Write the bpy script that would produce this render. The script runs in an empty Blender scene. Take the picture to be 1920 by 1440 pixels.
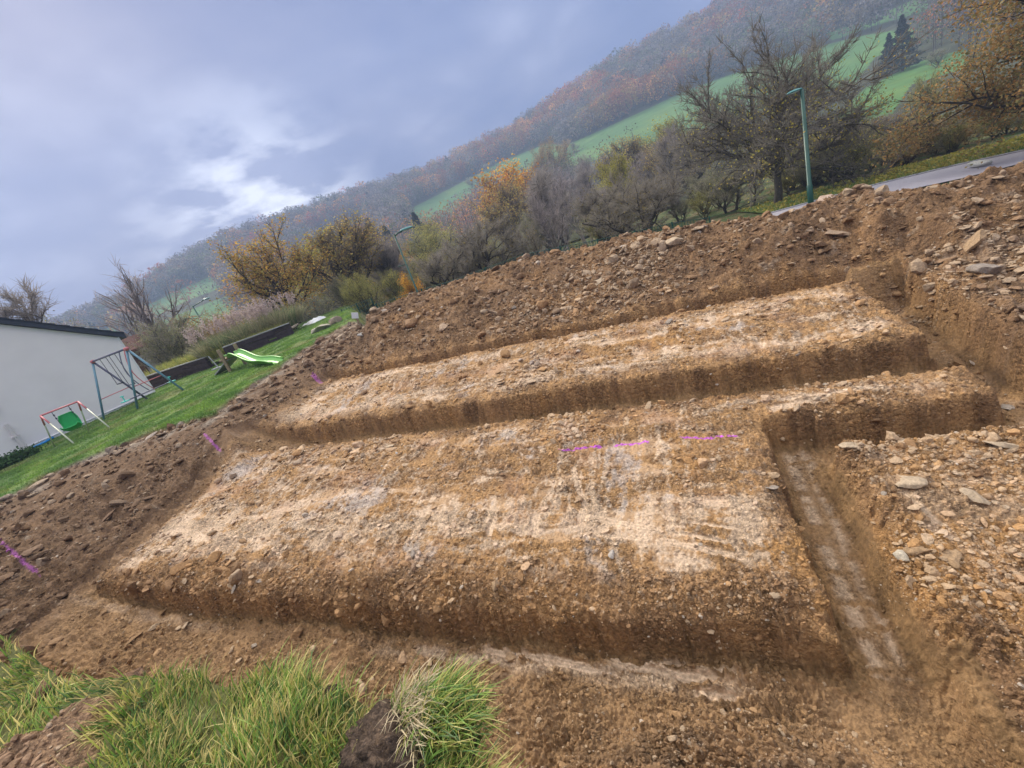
import bpy, math, random
import numpy as np
from mathutils import Matrix, Vector
C = bpy.context.scene
col = C.collection
# ------------------------------------------------------------------ camera
F, CX, CY = 807.0, 960.0, 720.0
UP = -np.array([755.0, 2115.0, F]); UP /= np.linalg.norm(UP)
FY = np.array([0, 0, 1.0]) - UP * UP[2]; FY /= np.linalg.norm(FY)
R = np.array([np.cross(FY, UP), FY, UP])
def ray(px, py):
    return R @ np.array([px - CX, py - CY, F])
cam_d = bpy.data.cameras.new('camera'); cam = bpy.data.objects.new('camera', cam_d); col.objects.link(cam)
cr, cu, cb = R @ np.array([1., 0, 0]), R @ np.array([0, -1., 0]), R @ np.array([0, 0, -1.])
cam.matrix_world = Matrix(((cr[0], cu[0], cb[0], 0), (cr[1], cu[1], cb[1], 0), (cr[2], cu[2], cb[2], 0), (0, 0, 0, 1)))
cam_d.sensor_width = 36; cam_d.lens = F / 1920 * 36; cam_d.clip_start = 0.05; cam_d.clip_end = 3000
C.camera = cam
# ------------------------------------------------------------------ world, sun, exposure
SUN_AZ, SUN_EL = math.radians(-35), math.radians(38)
w = bpy.data.worlds.new('World'); C.world = w; w.use_nodes = True
nt = w.node_tree; nt.nodes.clear()
class NB:
    def __init__(s, nt): s.nt = nt
    def n(s, t, **k):
        nd = s.nt.nodes.new(t)
        for a, b in k.items():
            if a.startswith('i_'): nd.inputs[int(a[2:])].default_value = b
            else: setattr(nd, a, b)
        return nd
    def l(s, a, b): s.nt.links.new(a, b)
    def math(s, op, a, b=None, clamp=False):
        nd = s.n('ShaderNodeMath', operation=op, use_clamp=clamp)
        for i, q in enumerate((a, b)):
            if q is None: continue
            if isinstance(q, (int, float)): nd.inputs[i].default_value = q
            else: s.l(q, nd.inputs[i])
        return nd.outputs[0]
    def ramp(s, fac, stops, interp='LINEAR'):
        nd = s.n('ShaderNodeValToRGB'); r = nd.color_ramp; r.interpolation = interp
        while len(r.elements) < len(stops): r.elements.new(.5)
        for e, (p, c) in zip(r.elements, stops): e.position = p; e.color = (*c, 1)
        s.l(fac, nd.inputs[0]); return nd.outputs[0]
    def mix(s, fac, a, b, mode='MIX'):
        nd = s.n('ShaderNodeMix', data_type='RGBA', blend_type=mode)
        for i, q in ((0, fac), (6, a), (7, b)):
            if isinstance(q, (int, float)): nd.inputs[i].default_value = q
            elif isinstance(q, tuple): nd.inputs[i].default_value = (*q, 1)
            else: s.l(q, nd.inputs[i])
        return nd.outputs[2]
b = NB(nt)
tc = b.n('ShaderNodeTexCoord'); sky = b.n('ShaderNodeTexSky', sky_type='NISHITA', sun_disc=False)
sky.sun_elevation = SUN_EL; sky.sun_rotation = SUN_AZ; sky.air_density = 1.2; sky.dust_density = 2
sep = b.n('ShaderNodeSeparateXYZ'); b.l(tc.outputs['Generated'], sep.inputs[0])
den = b.math('ADD', b.math('MAXIMUM', sep.outputs[2], 0.0), 0.22)
cmb = b.n('ShaderNodeCombineXYZ')
b.l(b.math('DIVIDE', sep.outputs[0], den), cmb.inputs[0]); b.l(b.math('DIVIDE', sep.outputs[1], den), cmb.inputs[1])
mp = b.n('ShaderNodeMapping'); mp.inputs['Location'].default_value = (3.1, 1.7, 0.4); mp.inputs['Scale'].default_value = (1.0, 1.0, 1)
b.l(cmb.outputs[0], mp.inputs[0])
n1 = b.n('ShaderNodeTexNoise'); n1.inputs['Scale'].default_value = .95; n1.inputs['Detail'].default_value = 6; n1.inputs['Roughness'].default_value = .5; n1.inputs['Distortion'].default_value = .35
b.l(mp.outputs[0], n1.inputs['Vector'])
n2 = b.n('ShaderNodeTexNoise'); n2.inputs['Scale'].default_value = 3.4; n2.inputs['Detail'].default_value = 8; n2.inputs['Roughness'].default_value = .55; n2.inputs['Distortion'].default_value = .15
b.l(mp.outputs[0], n2.inputs['Vector'])
cl = b.ramp(b.math('ADD', b.math('MULTIPLY', n1.outputs[0], .72), b.math('MULTIPLY', n2.outputs[0], .28)), [(.32, (.027, .040, .110)), (.45, (.046, .060, .136)), (.56, (.082, .092, .162)), (.70, (.17, .18, .25))])
# the break in the cloud low over the hill
bd = ray(500, 398); bd /= np.linalg.norm(bd)
dt = b.n('ShaderNodeVectorMath', operation='DOT_PRODUCT'); nv = b.n('ShaderNodeVectorMath', operation='NORMALIZE')
b.l(tc.outputs['Generated'], nv.inputs[0]); b.l(nv.outputs[0], dt.inputs[0]); dt.inputs[1].default_value = tuple(bd)
glow = b.ramp(dt.outputs['Value'], [(.974, (0, 0, 0)), (.990, (.35, .35, .35)), (.998, (1, 1, 1))])
edge = b.ramp(n2.outputs[0], [(.44, (0, 0, 0)), (.60, (1, 1, 1))])
g2 = b.math('MULTIPLY', glow, edge)
cl = b.mix(b.math('MULTIPLY', glow, .45), cl, (.17, .185, .27))
cl = b.mix(g2, cl, (.37, .385, .44))
# brighter, whiter cloud high overhead
hi = b.ramp(sep.outputs[2], [(.50, (0, 0, 0)), (.80, (1, 1, 1))])
cl = b.mix(hi, cl, (.80, .77, .74))
bgc = b.n('ShaderNodeBackground'); b.l(cl, bgc.inputs[0]); bgc.inputs[1].default_value = 1.0
bgs = b.n('ShaderNodeBackground'); b.l(sky.outputs[0], bgs.inputs[0]); bgs.inputs[1].default_value = .05
mx = b.n('ShaderNodeMixShader'); mx.inputs[0].default_value = .90
b.l(bgs.outputs[0], mx.inputs[1]); b.l(bgc.outputs[0], mx.inputs[2])
wo = b.n('ShaderNodeOutputWorld'); b.l(mx.outputs[0], wo.inputs[0])
sl = bpy.data.lights.new('sun', 'SUN'); sl.energy = 1.3; sl.angle = math.radians(10); sl.color = (1, .91, .76)
so = bpy.data.objects.new('sun', sl); col.objects.link(so)
sdir = Vector((math.sin(SUN_AZ) * math.cos(SUN_EL), math.cos(SUN_AZ) * math.cos(SUN_EL), math.sin(SUN_EL)))
so.rotation_euler = sdir.to_track_quat('Z', 'Y').to_euler()
C.view_settings.view_transform = 'Standard'; C.view_settings.look = 'None'; C.view_settings.gamma = 1; C.view_settings.exposure = 1.68
C.render.engine = 'CYCLES'; C.cycles.max_bounces = 6; C.cycles.volume_bounces = 1; C.cycles.transparent_max_bounces = 8
# ------------------------------------------------------------------ helpers
rng = np.random.default_rng(7); random.seed(7)
_p = np.random.default_rng(3).permutation(4096).astype(np.int64)
_ga = np.random.default_rng(4).uniform(0, 2 * np.pi, 4096); _gx, _gy = np.cos(_ga), np.sin(_ga)
def noise(x, y, s=0):
    x = np.asarray(x, float) + s * 17.31; y = np.asarray(y, float) - s * 9.77
    xi = np.floor(x).astype(np.int64); yi = np.floor(y).astype(np.int64); fx = x - xi; fy = y - yi
    ux = fx * fx * fx * (fx * (fx * 6 - 15) + 10); uy = fy * fy * fy * (fy * (fy * 6 - 15) + 10)
    def g(a, c):
        h = _p[(_p[(xi + a) & 4095] + yi + c) & 4095]
        return _gx[h] * (fx - a) + _gy[h] * (fy - c)
    n0 = g(0, 0) * (1 - ux) + g(1, 0) * ux; n1_ = g(0, 1) * (1 - ux) + g(1, 1) * ux
    return (n0 * (1 - uy) + n1_ * uy) * 1.5
def fbm(x, y, o=4, s=0, g=.5):
    r = 0; a = 1; t = 0
    for i in range(o):
        r = r + a * noise(x * 2 ** i, y * 2 ** i, s + i * 3); t += a; a *= g
    return r / t
def ss(a, c, x):
    t = np.clip((x - a) / (c - a), 0, 1); return t * t * (3 - 2 * t)
def lerp(a, c, t): return a + (c - a) * t
def azs(px, py):
    d = ray(px, py); h = math.hypot(d[0], d[1]); return math.degrees(math.atan2(d[0], d[1])), d[2] / h
def azlist(pts):
    q = sorted(azs(*p) for p in pts); return np.array([a for a, _ in q]), np.array([c for _, c in q])
def mesh(name, V, Fs, mat=None, colr=None, parent=None, smooth=True, loc=None):
    """Fs: list of int arrays (n,k)"""
    me = bpy.data.meshes.new(name); V = np.asarray(V, np.float32)
    Fs = [np.asarray(f) for f in (Fs if isinstance(Fs, list) else [Fs]) if len(f)]
    me.vertices.add(len(V)); me.vertices.foreach_set('co', V.ravel())
    nl = sum(f.size for f in Fs); nf = sum(len(f) for f in Fs)
    me.loops.add(nl); me.polygons.add(nf)
    me.loops.foreach_set('vertex_index', np.concatenate([f.ravel() for f in Fs]).astype(np.int32))
    ks = np.concatenate([np.full(len(f), f.shape[1]) for f in Fs]); st = np.concatenate([[0], np.cumsum(ks)[:-1]])
    me.polygons.foreach_set('loop_start', st.astype(np.int32)); me.polygons.foreach_set('loop_total', ks.astype(np.int32))
    me.polygons.foreach_set('use_smooth', np.full(nf, smooth))
    me.update(calc_edges=True)
    if colr is not None:
        a = me.color_attributes.new('Col', 'FLOAT_COLOR', 'POINT')
        cc = np.ones((len(V), 4), np.float32); colr = np.asarray(colr); cc[:, :colr.shape[1]] = np.clip(colr, 0, 1); a.data.foreach_set('color', cc.ravel())
    if mat: me.materials.append(mat)
    o = bpy.data.objects.new(name, me); col.objects.link(o)
    if parent: o.parent = parent
    if loc is not None: o.location = loc
    return o
class Acc:
    def __init__(s): s.V = []; s.F = {}; s.K = []; s.n = 0
    def add(s, V, Fc, c=None):
        V = np.asarray(V, float); Fc = np.asarray(Fc)
        s.F.setdefault(Fc.shape[1], []).append(Fc + s.n); s.V.append(V); s.n += len(V)
        s.K.append(np.broadcast_to(np.array(c if c is not None else (.5, .5, .5), float), (len(V), 3)))
        return s
    def box(s, c, size, rot=None, k=None, bev=0):
        q = np.array([[x, y, z] for x in (-.5, .5) for y in (-.5, .5) for z in (-.5, .5)]) * np.array(size)
        if rot is not None: q = q @ np.array(rot).T
        return s.add(q + np.array(c), [[0, 1, 3, 2], [4, 6, 7, 5], [0, 4, 5, 1], [2, 3, 7, 6], [0, 2, 6, 4], [1, 5, 7, 3]], k)
    def tube(s, pts, rad, n=6, k=None, cap=True):
        pts = np.array(pts, float); m = len(pts); rad = np.broadcast_to(np.array(rad, float), (m,))
        T = np.gradient(pts, axis=0); T /= np.linalg.norm(T, axis=1)[:, None] + 1e-9
        a = np.cross(T, [0.31, 0.17, .93]); a /= np.linalg.norm(a, axis=1)[:, None] + 1e-9; c = np.cross(T, a)
        th = np.arange(n) * 2 * np.pi / n
        V = pts[:, None] + rad[:, None, None] * (np.cos(th)[None, :, None] * a[:, None] + np.sin(th)[None, :, None] * c[:, None])
        i = np.arange(m - 1)[:, None] * n; j = np.arange(n)[None]
        Q = np.stack([i + j, i + (j + 1) % n, i + n + (j + 1) % n, i + n + j], -1).reshape(-1, 4)
        s.add(V.reshape(-1, 3), Q, k)
        if cap and n in (4, 6, 8):
            s.F.setdefault(n, []).append(np.array([np.arange(n)[::-1], (m - 1) * n + np.arange(n)]) + s.n - m * n)
        return s
    def build(s, name, mat, parent=None, smooth=False, loc=None):
        return mesh(name, np.concatenate(s.V), [np.concatenate(f) for f in s.F.values()], mat, np.concatenate(s.K), parent, smooth, loc)
def thing(name, label, cat, loc=(0, 0, 0), group=None, rz=0):
    o = bpy.data.objects.new(name, None); col.objects.link(o); o.location = loc; o.rotation_euler = (0, 0, rz); o.empty_display_size = .2
    return tag(o, label, cat, group)
def tag(o, label=None, cat=None, group=None, kind=None):
    for k, v in (('label', label), ('category', cat), ('group', group), ('kind', kind)):
        if v: o[k] = v
    return o
# ------------------------------------------------------------------ materials
def mat(name, base=None, rough=.9, attr=False, var=.25, nscale=8, bump=0, bscale=40, transl=0, metal=0, spec=.3, coord='Object', detail=5, vor=False):
    m = bpy.data.materials.new(name); m.use_nodes = True; t = m.node_tree; q = NB(t); bs = t.nodes['Principled BSDF']
    bs.inputs['Roughness'].default_value = rough; bs.inputs['Metallic'].default_value = metal; bs.inputs['Specular IOR Level'].default_value = spec
    tx = q.n('ShaderNodeTexCoord')
    if attr:
        at = q.n('ShaderNodeAttribute', attribute_name='Col'); c = at.outputs[0]
    else:
        rg = q.n('ShaderNodeRGB'); rg.outputs[0].default_value = (*base, 1); c = rg.outputs[0]
    nz = q.n('ShaderNodeTexNoise'); nz.inputs['Scale'].default_value = nscale; nz.inputs['Detail'].default_value = detail; nz.inputs['Roughness'].default_value = .65
    q.l(tx.outputs[coord], nz.inputs['Vector'])
    f = q.ramp(nz.outputs[0], [(.3, (1 - var,) * 3), (.7, (1 + var,) * 3)])
    c = q.mix(1.0, c, f, 'MULTIPLY')
    vh = None
    if vor:   # crumb and pebble grain of dug soil
        for sc_, am in ((22, .22), (60, .26), (150, .24)):
            vn = q.n('ShaderNodeTexVoronoi'); vn.inputs['Scale'].default_value = sc_; vn.inputs['Randomness'].default_value = 1.0
            wn = q.n('ShaderNodeVectorMath', operation='MULTIPLY_ADD'); q.l(nz.outputs['Color'], wn.inputs[0]); wn.inputs[1].default_value = (.9 / sc_,) * 3; q.l(tx.outputs[coord], wn.inputs[2]); q.l(wn.outputs[0], vn.inputs['Vector'])
            sp = q.n('ShaderNodeSeparateColor'); q.l(vn.outputs['Color'], sp.inputs[0]); f2 = q.ramp(sp.outputs[0], [(0, (1 - am,) * 3), (.55, (1,) * 3), (1, (1 + am * 1.2, 1 + am * 1.15, 1 + am))]); c = q.mix(at.outputs['Alpha'], c, f2, 'MULTIPLY')
            hh = q.math('MULTIPLY', q.math('SUBTRACT', 1.0, q.math('MULTIPLY', vn.outputs['Distance'], 1.3, True)), 26 / sc_); vh = hh if vh is None else q.math('ADD', vh, hh)
    q.l(c, bs.inputs['Base Color'])
    if bump:
        nb = q.n('ShaderNodeTexNoise'); nb.inputs['Scale'].default_value = bscale; nb.inputs['Detail'].default_value = 6; nb.inputs['Roughness'].default_value = .7
        q.l(tx.outputs[coord], nb.inputs['Vector']); bp = q.n('ShaderNodeBump'); bp.inputs['Strength'].default_value = bump; bp.inputs['Distance'].default_value = .03
        q.l(nb.outputs[0] if vh is None else q.math('ADD', q.math('MULTIPLY', nb.outputs[0], .5), q.math('MULTIPLY', vh, at.outputs['Alpha'])), bp.inputs['Height']); q.l(bp.outputs[0], bs.inputs['Normal'])
    if transl:
        tr = q.n('ShaderNodeBsdfTranslucent'); q.l(c, tr.inputs[0]); ms = q.n('ShaderNodeMixShader'); ms.inputs[0].default_value = transl
        q.l(bs.outputs[0], ms.inputs[1]); q.l(tr.outputs[0], ms.inputs[2]); q.l(ms.outputs[0], t.nodes['Material Output'].inputs[0])
    return m
M = {
 'soil': mat('soil', vor=True, attr=True, rough=.93, var=.32, nscale=40, bump=1.0, bscale=45, spec=.2, detail=9),
 'rock': mat('rock', attr=True, rough=.88, var=.28, nscale=45, bump=.6, bscale=60, spec=.25),
 'leaf': mat('leaf', attr=True, rough=.6, var=.15, nscale=2, transl=.42),
 'blade': mat('blade', attr=True, rough=.5, var=.12, nscale=20, transl=.35),
 'bark': mat('bark', attr=True, rough=.9, var=.35, nscale=9, bump=.5, bscale=25),
 'hill': mat('hill', attr=True, rough=.95, var=.16, nscale=.35, spec=.1),
 'render': mat('wall_render', (.88, .84, .85), rough=.9, var=.035, nscale=1.3, bump=.15, bscale=120),
 'slate': mat('slate', (.045, .055, .085), rough=.6, var=.2, nscale=6),
 'pvc': mat('pvc', (.70, .66, .66), rough=.5, var=.03),
 'teal': mat('teal_metal', (.006, .075, .055), rough=.4, var=.1, nscale=4, spec=.5),
 'tealhead': mat('teal_lamp_head', (.05, .22, .22), rough=.3, var=.05, spec=.6),
 'lens': mat('lamp_lens', (.65, .72, .75), rough=.25, var=.02, spec=.6),
 'swing': mat('swing_blue', (.13, .27, .36), rough=.45, var=.1, spec=.5),
 'swingdk': mat('swing_grey', (.13, .13, .20), rough=.5, var=.1),
 'pink': mat('pink_plastic', (.62, .20, .22), rough=.5, var=.05),
 'cream': mat('cream_metal', (.58, .60, .46), rough=.4, var=.05),
 'green': mat('green_plastic', (.02, .42, .11), rough=.35, var=.08, spec=.5),
 'lime': mat('lime_plastic', (.16, .44, .06), rough=.35, var=.06, spec=.5),
 'turq': mat('turquoise_plastic', (.08, .60, .52), rough=.4, var=.05),
 'blue': mat('blue_hose', (.02, .25, .62), rough=.4, var=.1),
 'dark': mat('dark_rubber', (.03, .03, .05), rough=.6, var=.1),
 'wood': mat('weathered_wood', (.30, .22, .15), rough=.85, var=.3, nscale=12),
 'greywood': mat('grey_board', (.36, .36, .38), rough=.8, var=.2, nscale=12),
 'timber': mat('dark_timber', (.055, .038, .045), rough=.85, var=.45, nscale=7, bump=.6, bscale=30),
 'white': mat('white_paint', (.75, .76, .78), rough=.6, var=.04),
 'redwood': mat('red_brown_boards', (.13, .06, .05), rough=.9, var=.3, nscale=4),
 'asphalt': mat('asphalt', (.46, .44, .49), rough=.8, var=.12, nscale=30, bump=.2, bscale=150),
}
# ------------------------------------------------------------------ the terrain as a function
UA, VA = np.array([.9070, -.4212]), np.array([.4212, .9070])     # directions of the trenches
LA, LB, LC = -1.517, .0342, .0151                                  # natural lawn level
def lawn_z(x, y): return LA + LB * x + LC * y
def unp(px, py, a=LA, bx=LB, c=LC):
    d = ray(px, py); t = a / (d[2] - bx * d[0] - c * d[1]); return d * t
def onlawn(px, py): return unp(px, py)
PITP = (-3.0, .0194, .1137)
SKY_PTS = [(640, 607), (700, 582), (783, 548), (840, 532), (900, 508), (1000, 478), (1060, 470), (1170, 440), (1225, 432), (1330, 415), (1480, 395), (1560, 365), (1605, 347), (1650, 356), (1700, 350), (1760, 345), (1840, 322), (1920, 303), (2100, 250)]
sk_az, sk_s = azlist(SKY_PTS)
LEDGE = [(-400, 1090), (-200, 1020), (0, 935), (100, 882), (180, 850), (250, 822), (400, 772), (430, 745), (520, 690), (580, 645), (640, 609)]
le = [onlawn(*p) for p in LEDGE]; le_az = np.array([math.degrees(math.atan2(p[0], p[1])) for p in le]); le_r = np.array([math.hypot(p[0], p[1]) for p in le])
oo = np.argsort(le_az); le_az, le_r = le_az[oo], le_r[oo]
GEDGE = [(-200, 1150), (0, 1190), (20, 1250), (130, 1285), (210, 1270), (330, 1275), (430, 1280), (560, 1272), (650, 1295), (700, 1330), (780, 1375), (860, 1420), (900, 1460), (960, 1600), (1150, 1800), (1500, 2200)]
ge = [unp(*p) for p in GEDGE]; ge_az = np.array([math.degrees(math.atan2(p[0], p[1])) for p in ge]); ge_r = np.array([math.hypot(p[0], p[1]) for p in ge])
oo = np.argsort(ge_az); ge_az, ge_r = ge_az[oo], ge_r[oo]
TR = [(-8.35, 1.12, 1.2, 2.14), (.47, .97, 1.7, 4.3), (.47, 2.85, 3.83, 4.26), (2.25, 2.85, 3.83, 7.7), (-8.35, 2.27, 4.79, 5.42), (-8.35, 2.85, 7.32, 7.72), (-8.35, -7.80, 1.7, 5.3)]
def trench(u, v):
    d = np.full(np.shape(u), 9.0)
    for a, c, e, f in TR: d = np.minimum(d, np.maximum(np.maximum(a - u, u - c), np.maximum(e - v, v - f)))
    return d
def far_r(az):  # distance where the dirt ends: crest line or lawn edge
    s = np.interp(az, sk_az, sk_s)
    rad = np.radians(az); den_ = s - PITP[1] * np.sin(rad) - PITP[2] * np.cos(rad)
    rp = -3.0 / np.minimum(den_, -.02)
    return s, rp
def hill_e0(az): return np.interp(az, [-60, -45, -20, 0, 30, 60], [-.06, -.07, -.085, -.09, -.075, -.07])
HR0, HR1 = 58.0, 420.0
def outer_z(x, y, r, az):
    """natural ground beyond the dirt: lawn on the left, lower valley side elsewhere"""
    lz = lawn_z(x, y) + .05 * fbm(x * .4, y * .4, 3, 5)
    low = lerp(-3.5, HR0 * hill_e0(az) - .3, ss(28, 58, r)) + .12 * fbm(x * .2, y * .2, 3, 6) * ss(24, 34, r)
    t = ss(-16.5, -11, az)                                   # azimuth: lawn side -> valley side
    left = lerp(lz, low - .5, ss(27, 45, r))
    right = lerp(np.maximum(low, -1.3 - (r - 12) * .33), low, ss(14, 22, r))
    return lerp(left, low, t), t
def terrain(x, y, want_col=True, full=False):
    x = np.asarray(x, float); y = np.asarray(y, float)
    r = np.hypot(x, y); az = np.degrees(np.arctan2(x, y))
    u = x * UA[0] + y * UA[1]; v = x * VA[0] + y * VA[1]
    P = PITP[0] + PITP[1] * x + PITP[2] * y
    wob = fbm(u * 1.1, v * 1.1, 3, 1); wob2 = fbm(u * 5, v * 5, 3, 2)
    gro = .028 * noise(u * 11, v * 1.5, 16) + .016 * noise(u * 27, v * 27, 17)
    d = trench(u + .07 * wob + .05 * wob2 + gro, v + gro + .05 * fbm(u * .9, v * .9, 3, 11) + .05 * fbm(u * 6, v * 6, 3, 12))
    nlow = fbm(u * .55, v * .55, 3, 21)
    nmid = fbm(u * 2.3, v * 2.3, 3, 22)
    clod = .55 * np.abs(noise(u * 7, v * 7, 23)) + .75 * np.abs(noise(u * 3.6 + .3 * nmid, v * 3.6, 27)); clod2 = np.abs(noise(u * 17 + nmid, v * 17, 24)); fine = fbm(u * 45, v * 45, 3, 25)
    clod3 = np.abs(noise(u * 33, v * 33 + nmid, 26))
    # where it is the scraped block surface, loose soil, top soil
    block = ss(.06, .32, d + .1 * nmid) * ss(-8.0, -7.4, u + .25 * nlow) * (1 - ss(7.25, 7.5, v))
    front = (1 - ss(2.28, 2.72, v + .35 * nlow + .2 * nmid)) * ss(-8, -7, u) * (1 - ss(.3, .5, u))
    rb_ = ss(.9, 1.0, u) * (1 - ss(3.7, 3.9, v))
    scr = block * (1 - front) * (1 - .55 * rb_)
    rightf = ss(2.7, 3.0, u) * ss(1.0, 3.0, v)
    farm = ss(7.7, 8.0, v)
    leftz = 1 - ss(-8.3, -7.9, u + .1 * nlow)
    loose = np.clip(rightf + farm + leftz, 0, 1)
    dvar = (.37 * ss(-9.2, -6.2, u) + .06) * (1 + .45 * ss(2.1, 2.5, u) * ss(4.4, 5.2, v)) * (1 - ss(2.1, 2.3, u) * ss(7.25, 7.7, v))
    dd_ = -d + .03 * noise(u * 3, v * 3, 14) * ss(-.3, 0, d)
    dvar = dvar * (1 - .08 * (1 - ss(2.0, 2.9, v)))
    soft = ss(.84, .93, u) * (1 - ss(3.6, 3.8, v))
    corner = ss(.9, 1.1, u) * (1 - ss(2.2, 2.7, v))
    depth = dvar * lerp((.86 * ss(-.02, .065, dd_) + .14 * ss(.05, .16, dd_)), ss(-.06, .20 + .3 * corner, dd_ + .05 * nmid), np.clip(soft + corner, 0, 1))
    z = P - depth
    inside = ss(.02, .12, -d)
    z -= .06 * np.exp(-np.maximum(d, 0) / .14) * (1 - inside) * (1 + 1.3 * front)
    z += .05 * nlow + .035 * nmid * (.5 + loose)
    rough = lerp(.50, 1.25, np.clip(front + loose * .9 + inside * .35 + .8 * rb_, 0, 1))
    rough = rough * (.75 + .8 * ss(-.3, .5, fbm(u * 1.5, v * 1.5, 2, 31)))
    smear = ss(.05, .35, fbm(u * .9, v * 3.2, 3, 110) + .25 * nmid) * scr * (1 - inside)
    for (x0, y0), (x1_, y1_), wd in SMEAR:
        ax, ay = x1_ - x0, y1_ - y0; L = math.hypot(ax, ay); t_ = ((x - x0) * ax + (y - y0) * ay) / L ** 2; dd = np.abs((x - x0) * ay - (y - y0) * ax) / L + .012 * noise(x * 9, y * 9, 111)
        smear = np.maximum(smear, (1 - ss(.7, 1.1, dd / wd)) * ss(-.05, .08, t_) * (1 - ss(.85, 1.05, t_ + .15 * noise(x * 30, y * 30, 112))) * 1.0)
    rough = rough * (1 - .72 * smear)
    z += rough * (.055 * clod + .038 * clod2 + .022 * clod3) + .010 * fine * (1 + r * .1)
    z += loose * (.11 * fbm(u * .9, v * .9, 4, 33) + .05 * clod)
    # teeth marks of the bucket and track ribs on the scraped block
    band = ss(-.1, .25, fbm(u * .35, v * 1.2, 2, 41)) * scr * (1 - inside)
    rib = noise(u * 13 + .8 * wob, v * 1.3, 42)
    z += band * (.020 + .016 * ss(-2, -5, u)) * rib
    z += scr * .016 * noise(u * 1.2, v * 11, 43) * (1 - band)
    # slabs sticking out (far mound, strips)
    # ---- far crest / lawn edge
    s, rp = far_r(az); q = r / rp
    crest = s * rp * .78
    t = ss(.56, .78, q) * ss(7.6, 8.4, v + 5 * ss(3, 4.2, u))
    bump_ = crest + .045 * r * .06 * 0
    Pc = PITP[0] + (s * rp + 3.0) * .78
    side = ss(-16.5, -13.5, az)
    zc = z + (crest - Pc) * t - .10 * t
    # beyond crest: fall away
    rc = .78 * rp; over = np.maximum(r - rc, 0)
    oz, tt = outer_z(x, y, r, az)
    fall = np.maximum(crest - .10 - over * (.20 + .25 * ss(0, 2, over)) + rough * .1 * clod, oz)
    zr = np.where(q < .78, zc, fall)
    # lawn side
    rl = np.interp(az, le_az, le_r); ql = r / rl
    edge_n = .035 * fbm(x * .7, y * .7, 3, 51) + .012 * noise(x * 4, y * 4, 52)
    k = ss(.70, .965, ql + .5 * edge_n)
    zl = lerp(z + .10 * fbm(x * 1.1, y * 1.1, 3, 53) * ss(.5, .7, ql), oz - .07, k)
    lawn = ss(.985, 1.0, ql + edge_n)
    zl = lerp(zl, oz, lawn)
    zz = lerp(zl, zr, side)
    lawnm = lawn * (1 - side)
    # ---- near bank under the camera
    rg = np.interp(az, ge_az, ge_r) * (1 + .05 * fbm(x * 2.5, y * 2.5, 3, 55)); vd = np.sin(np.radians(az)) * VA[0] + np.cos(np.radians(az)) * VA[1]
    rt = np.where(vd > .01, 1.80 / np.maximum(vd, .01), 99)
    rt = np.minimum(rt, np.maximum(1.85, rg * 1.6)); rt = np.maximum(rt, rg + .25)
    rt = np.where((az < -75) | (az > 150), 99, rt)
    back = (az < -70) | (az > 120)
    lz = lawn_z(x, y) + .03 * fbm(x * 2, y * 2, 3, 56)
    tb = np.clip((r - rg) / (rt - rg), 0, 1)
    tb = np.where(back, 0, tb)
    prof = tb ** .62
    bankz = lerp(lz - .05 * ss(0, .05, tb), zz, prof) + .06 * (clod + .6 * clod2 - .3) * np.sin(np.pi * np.clip(tb, 0, 1)) * (1 - ss(.8, 1, tb))
    near = tb < 1
    zz = np.where(near, bankz, zz)
    bx_, by_ = BARE; bare = 1 - ss(.27, .37, np.hypot(x - bx_, y - by_) + .16 * noise(x * 5, y * 5, 9))
    zz = zz + bare * (.05 * clod + .03 * clod2 + .01)
    grassm = np.where(near, 1 - ss(0, .03, tb), 0) * (1 - bare)
    if not want_col: return zz
    # ---------------- colours (real soil colours)
    def c3(*a): return np.array(a)[None, :]
    def mixc(A_, B_, m): return A_ + (B_ - A_) * np.asarray(m)[..., None]
    n = x.size; x1 = None
    ochre = c3(.43, .255, .120); brown = c3(.255, .150, .078); dark = c3(.125, .080, .052); pale = c3(.61, .455, .32); grey = c3(.42, .39, .38); orange = c3(.40, .22, .085); lawnc = c3(.09, .155, .045)
    K = np.repeat(ochre, n, 0)
    v1 = fbm(u * 3.1, v * 3.1, 4, 61, .6); v2 = fbm(u * 11, v * 11, 3, 62, .6); v3 = fbm(u * .8, v * .8, 3, 63)
    K = mixc(K, brown, ss(-.25, .3, v1)); K = mixc(K, orange, .7 * ss(.12, .5, v3 + .5 * v2))
    # scraped pale clay
    wu, wv_ = u + .10 * fbm(u * 2, v * 2, 3, 100), v + .10 * fbm(u * 2, v * 2, 3, 101)
    str_v = noise(wu * 9, wv_ * 1.3, 64) * .5 + noise(wu * 24, wv_ * 3.4, 65) * .5
    str_u = noise(wu * 1.3, wv_ * 8, 66) * .5 + noise(wu * 3.2, wv_ * 22, 67) * .5
    dirm = ss(-.2, .2, fbm(u * .6, v * 1.4, 2, 68))
    streak = lerp(str_u, str_v, dirm)
    lanes = .30 * np.exp(-((v - 2.92) / .36) ** 2) + .28 * np.exp(-((v - 4.55) / .16) ** 2) * ss(-.2, .8, u) + .22 * np.exp(-((v - 5.75) / .25) ** 2) + .20 * np.exp(-((v - 6.9) / .22) ** 2) + .16 * ss(-3, -7, u)
    pm = ss(-.06, .42, streak * .78 + .85 * v1 + .45 * v2 + .3 * noise(u * 30, v * 30, 102) + lanes * 1.5 - .13)
    sm1 = ss(.45, .9, smear); K = mixc(K, pale, np.clip(pm * scr * .95 + .0, 0, 1)); K = mixc(K, pale * (1 + .12 * streak)[..., None], sm1 * np.clip(.35 + pm, 0, 1) * .9 * np.maximum(scr, 0))
    K = mixc(K, grey * 1.15, .55 * scr * ss(.25, .6, fbm(u * 1.3, v * 1.3, 3, 70) + .4 * v2 + .2 * streak))
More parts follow.
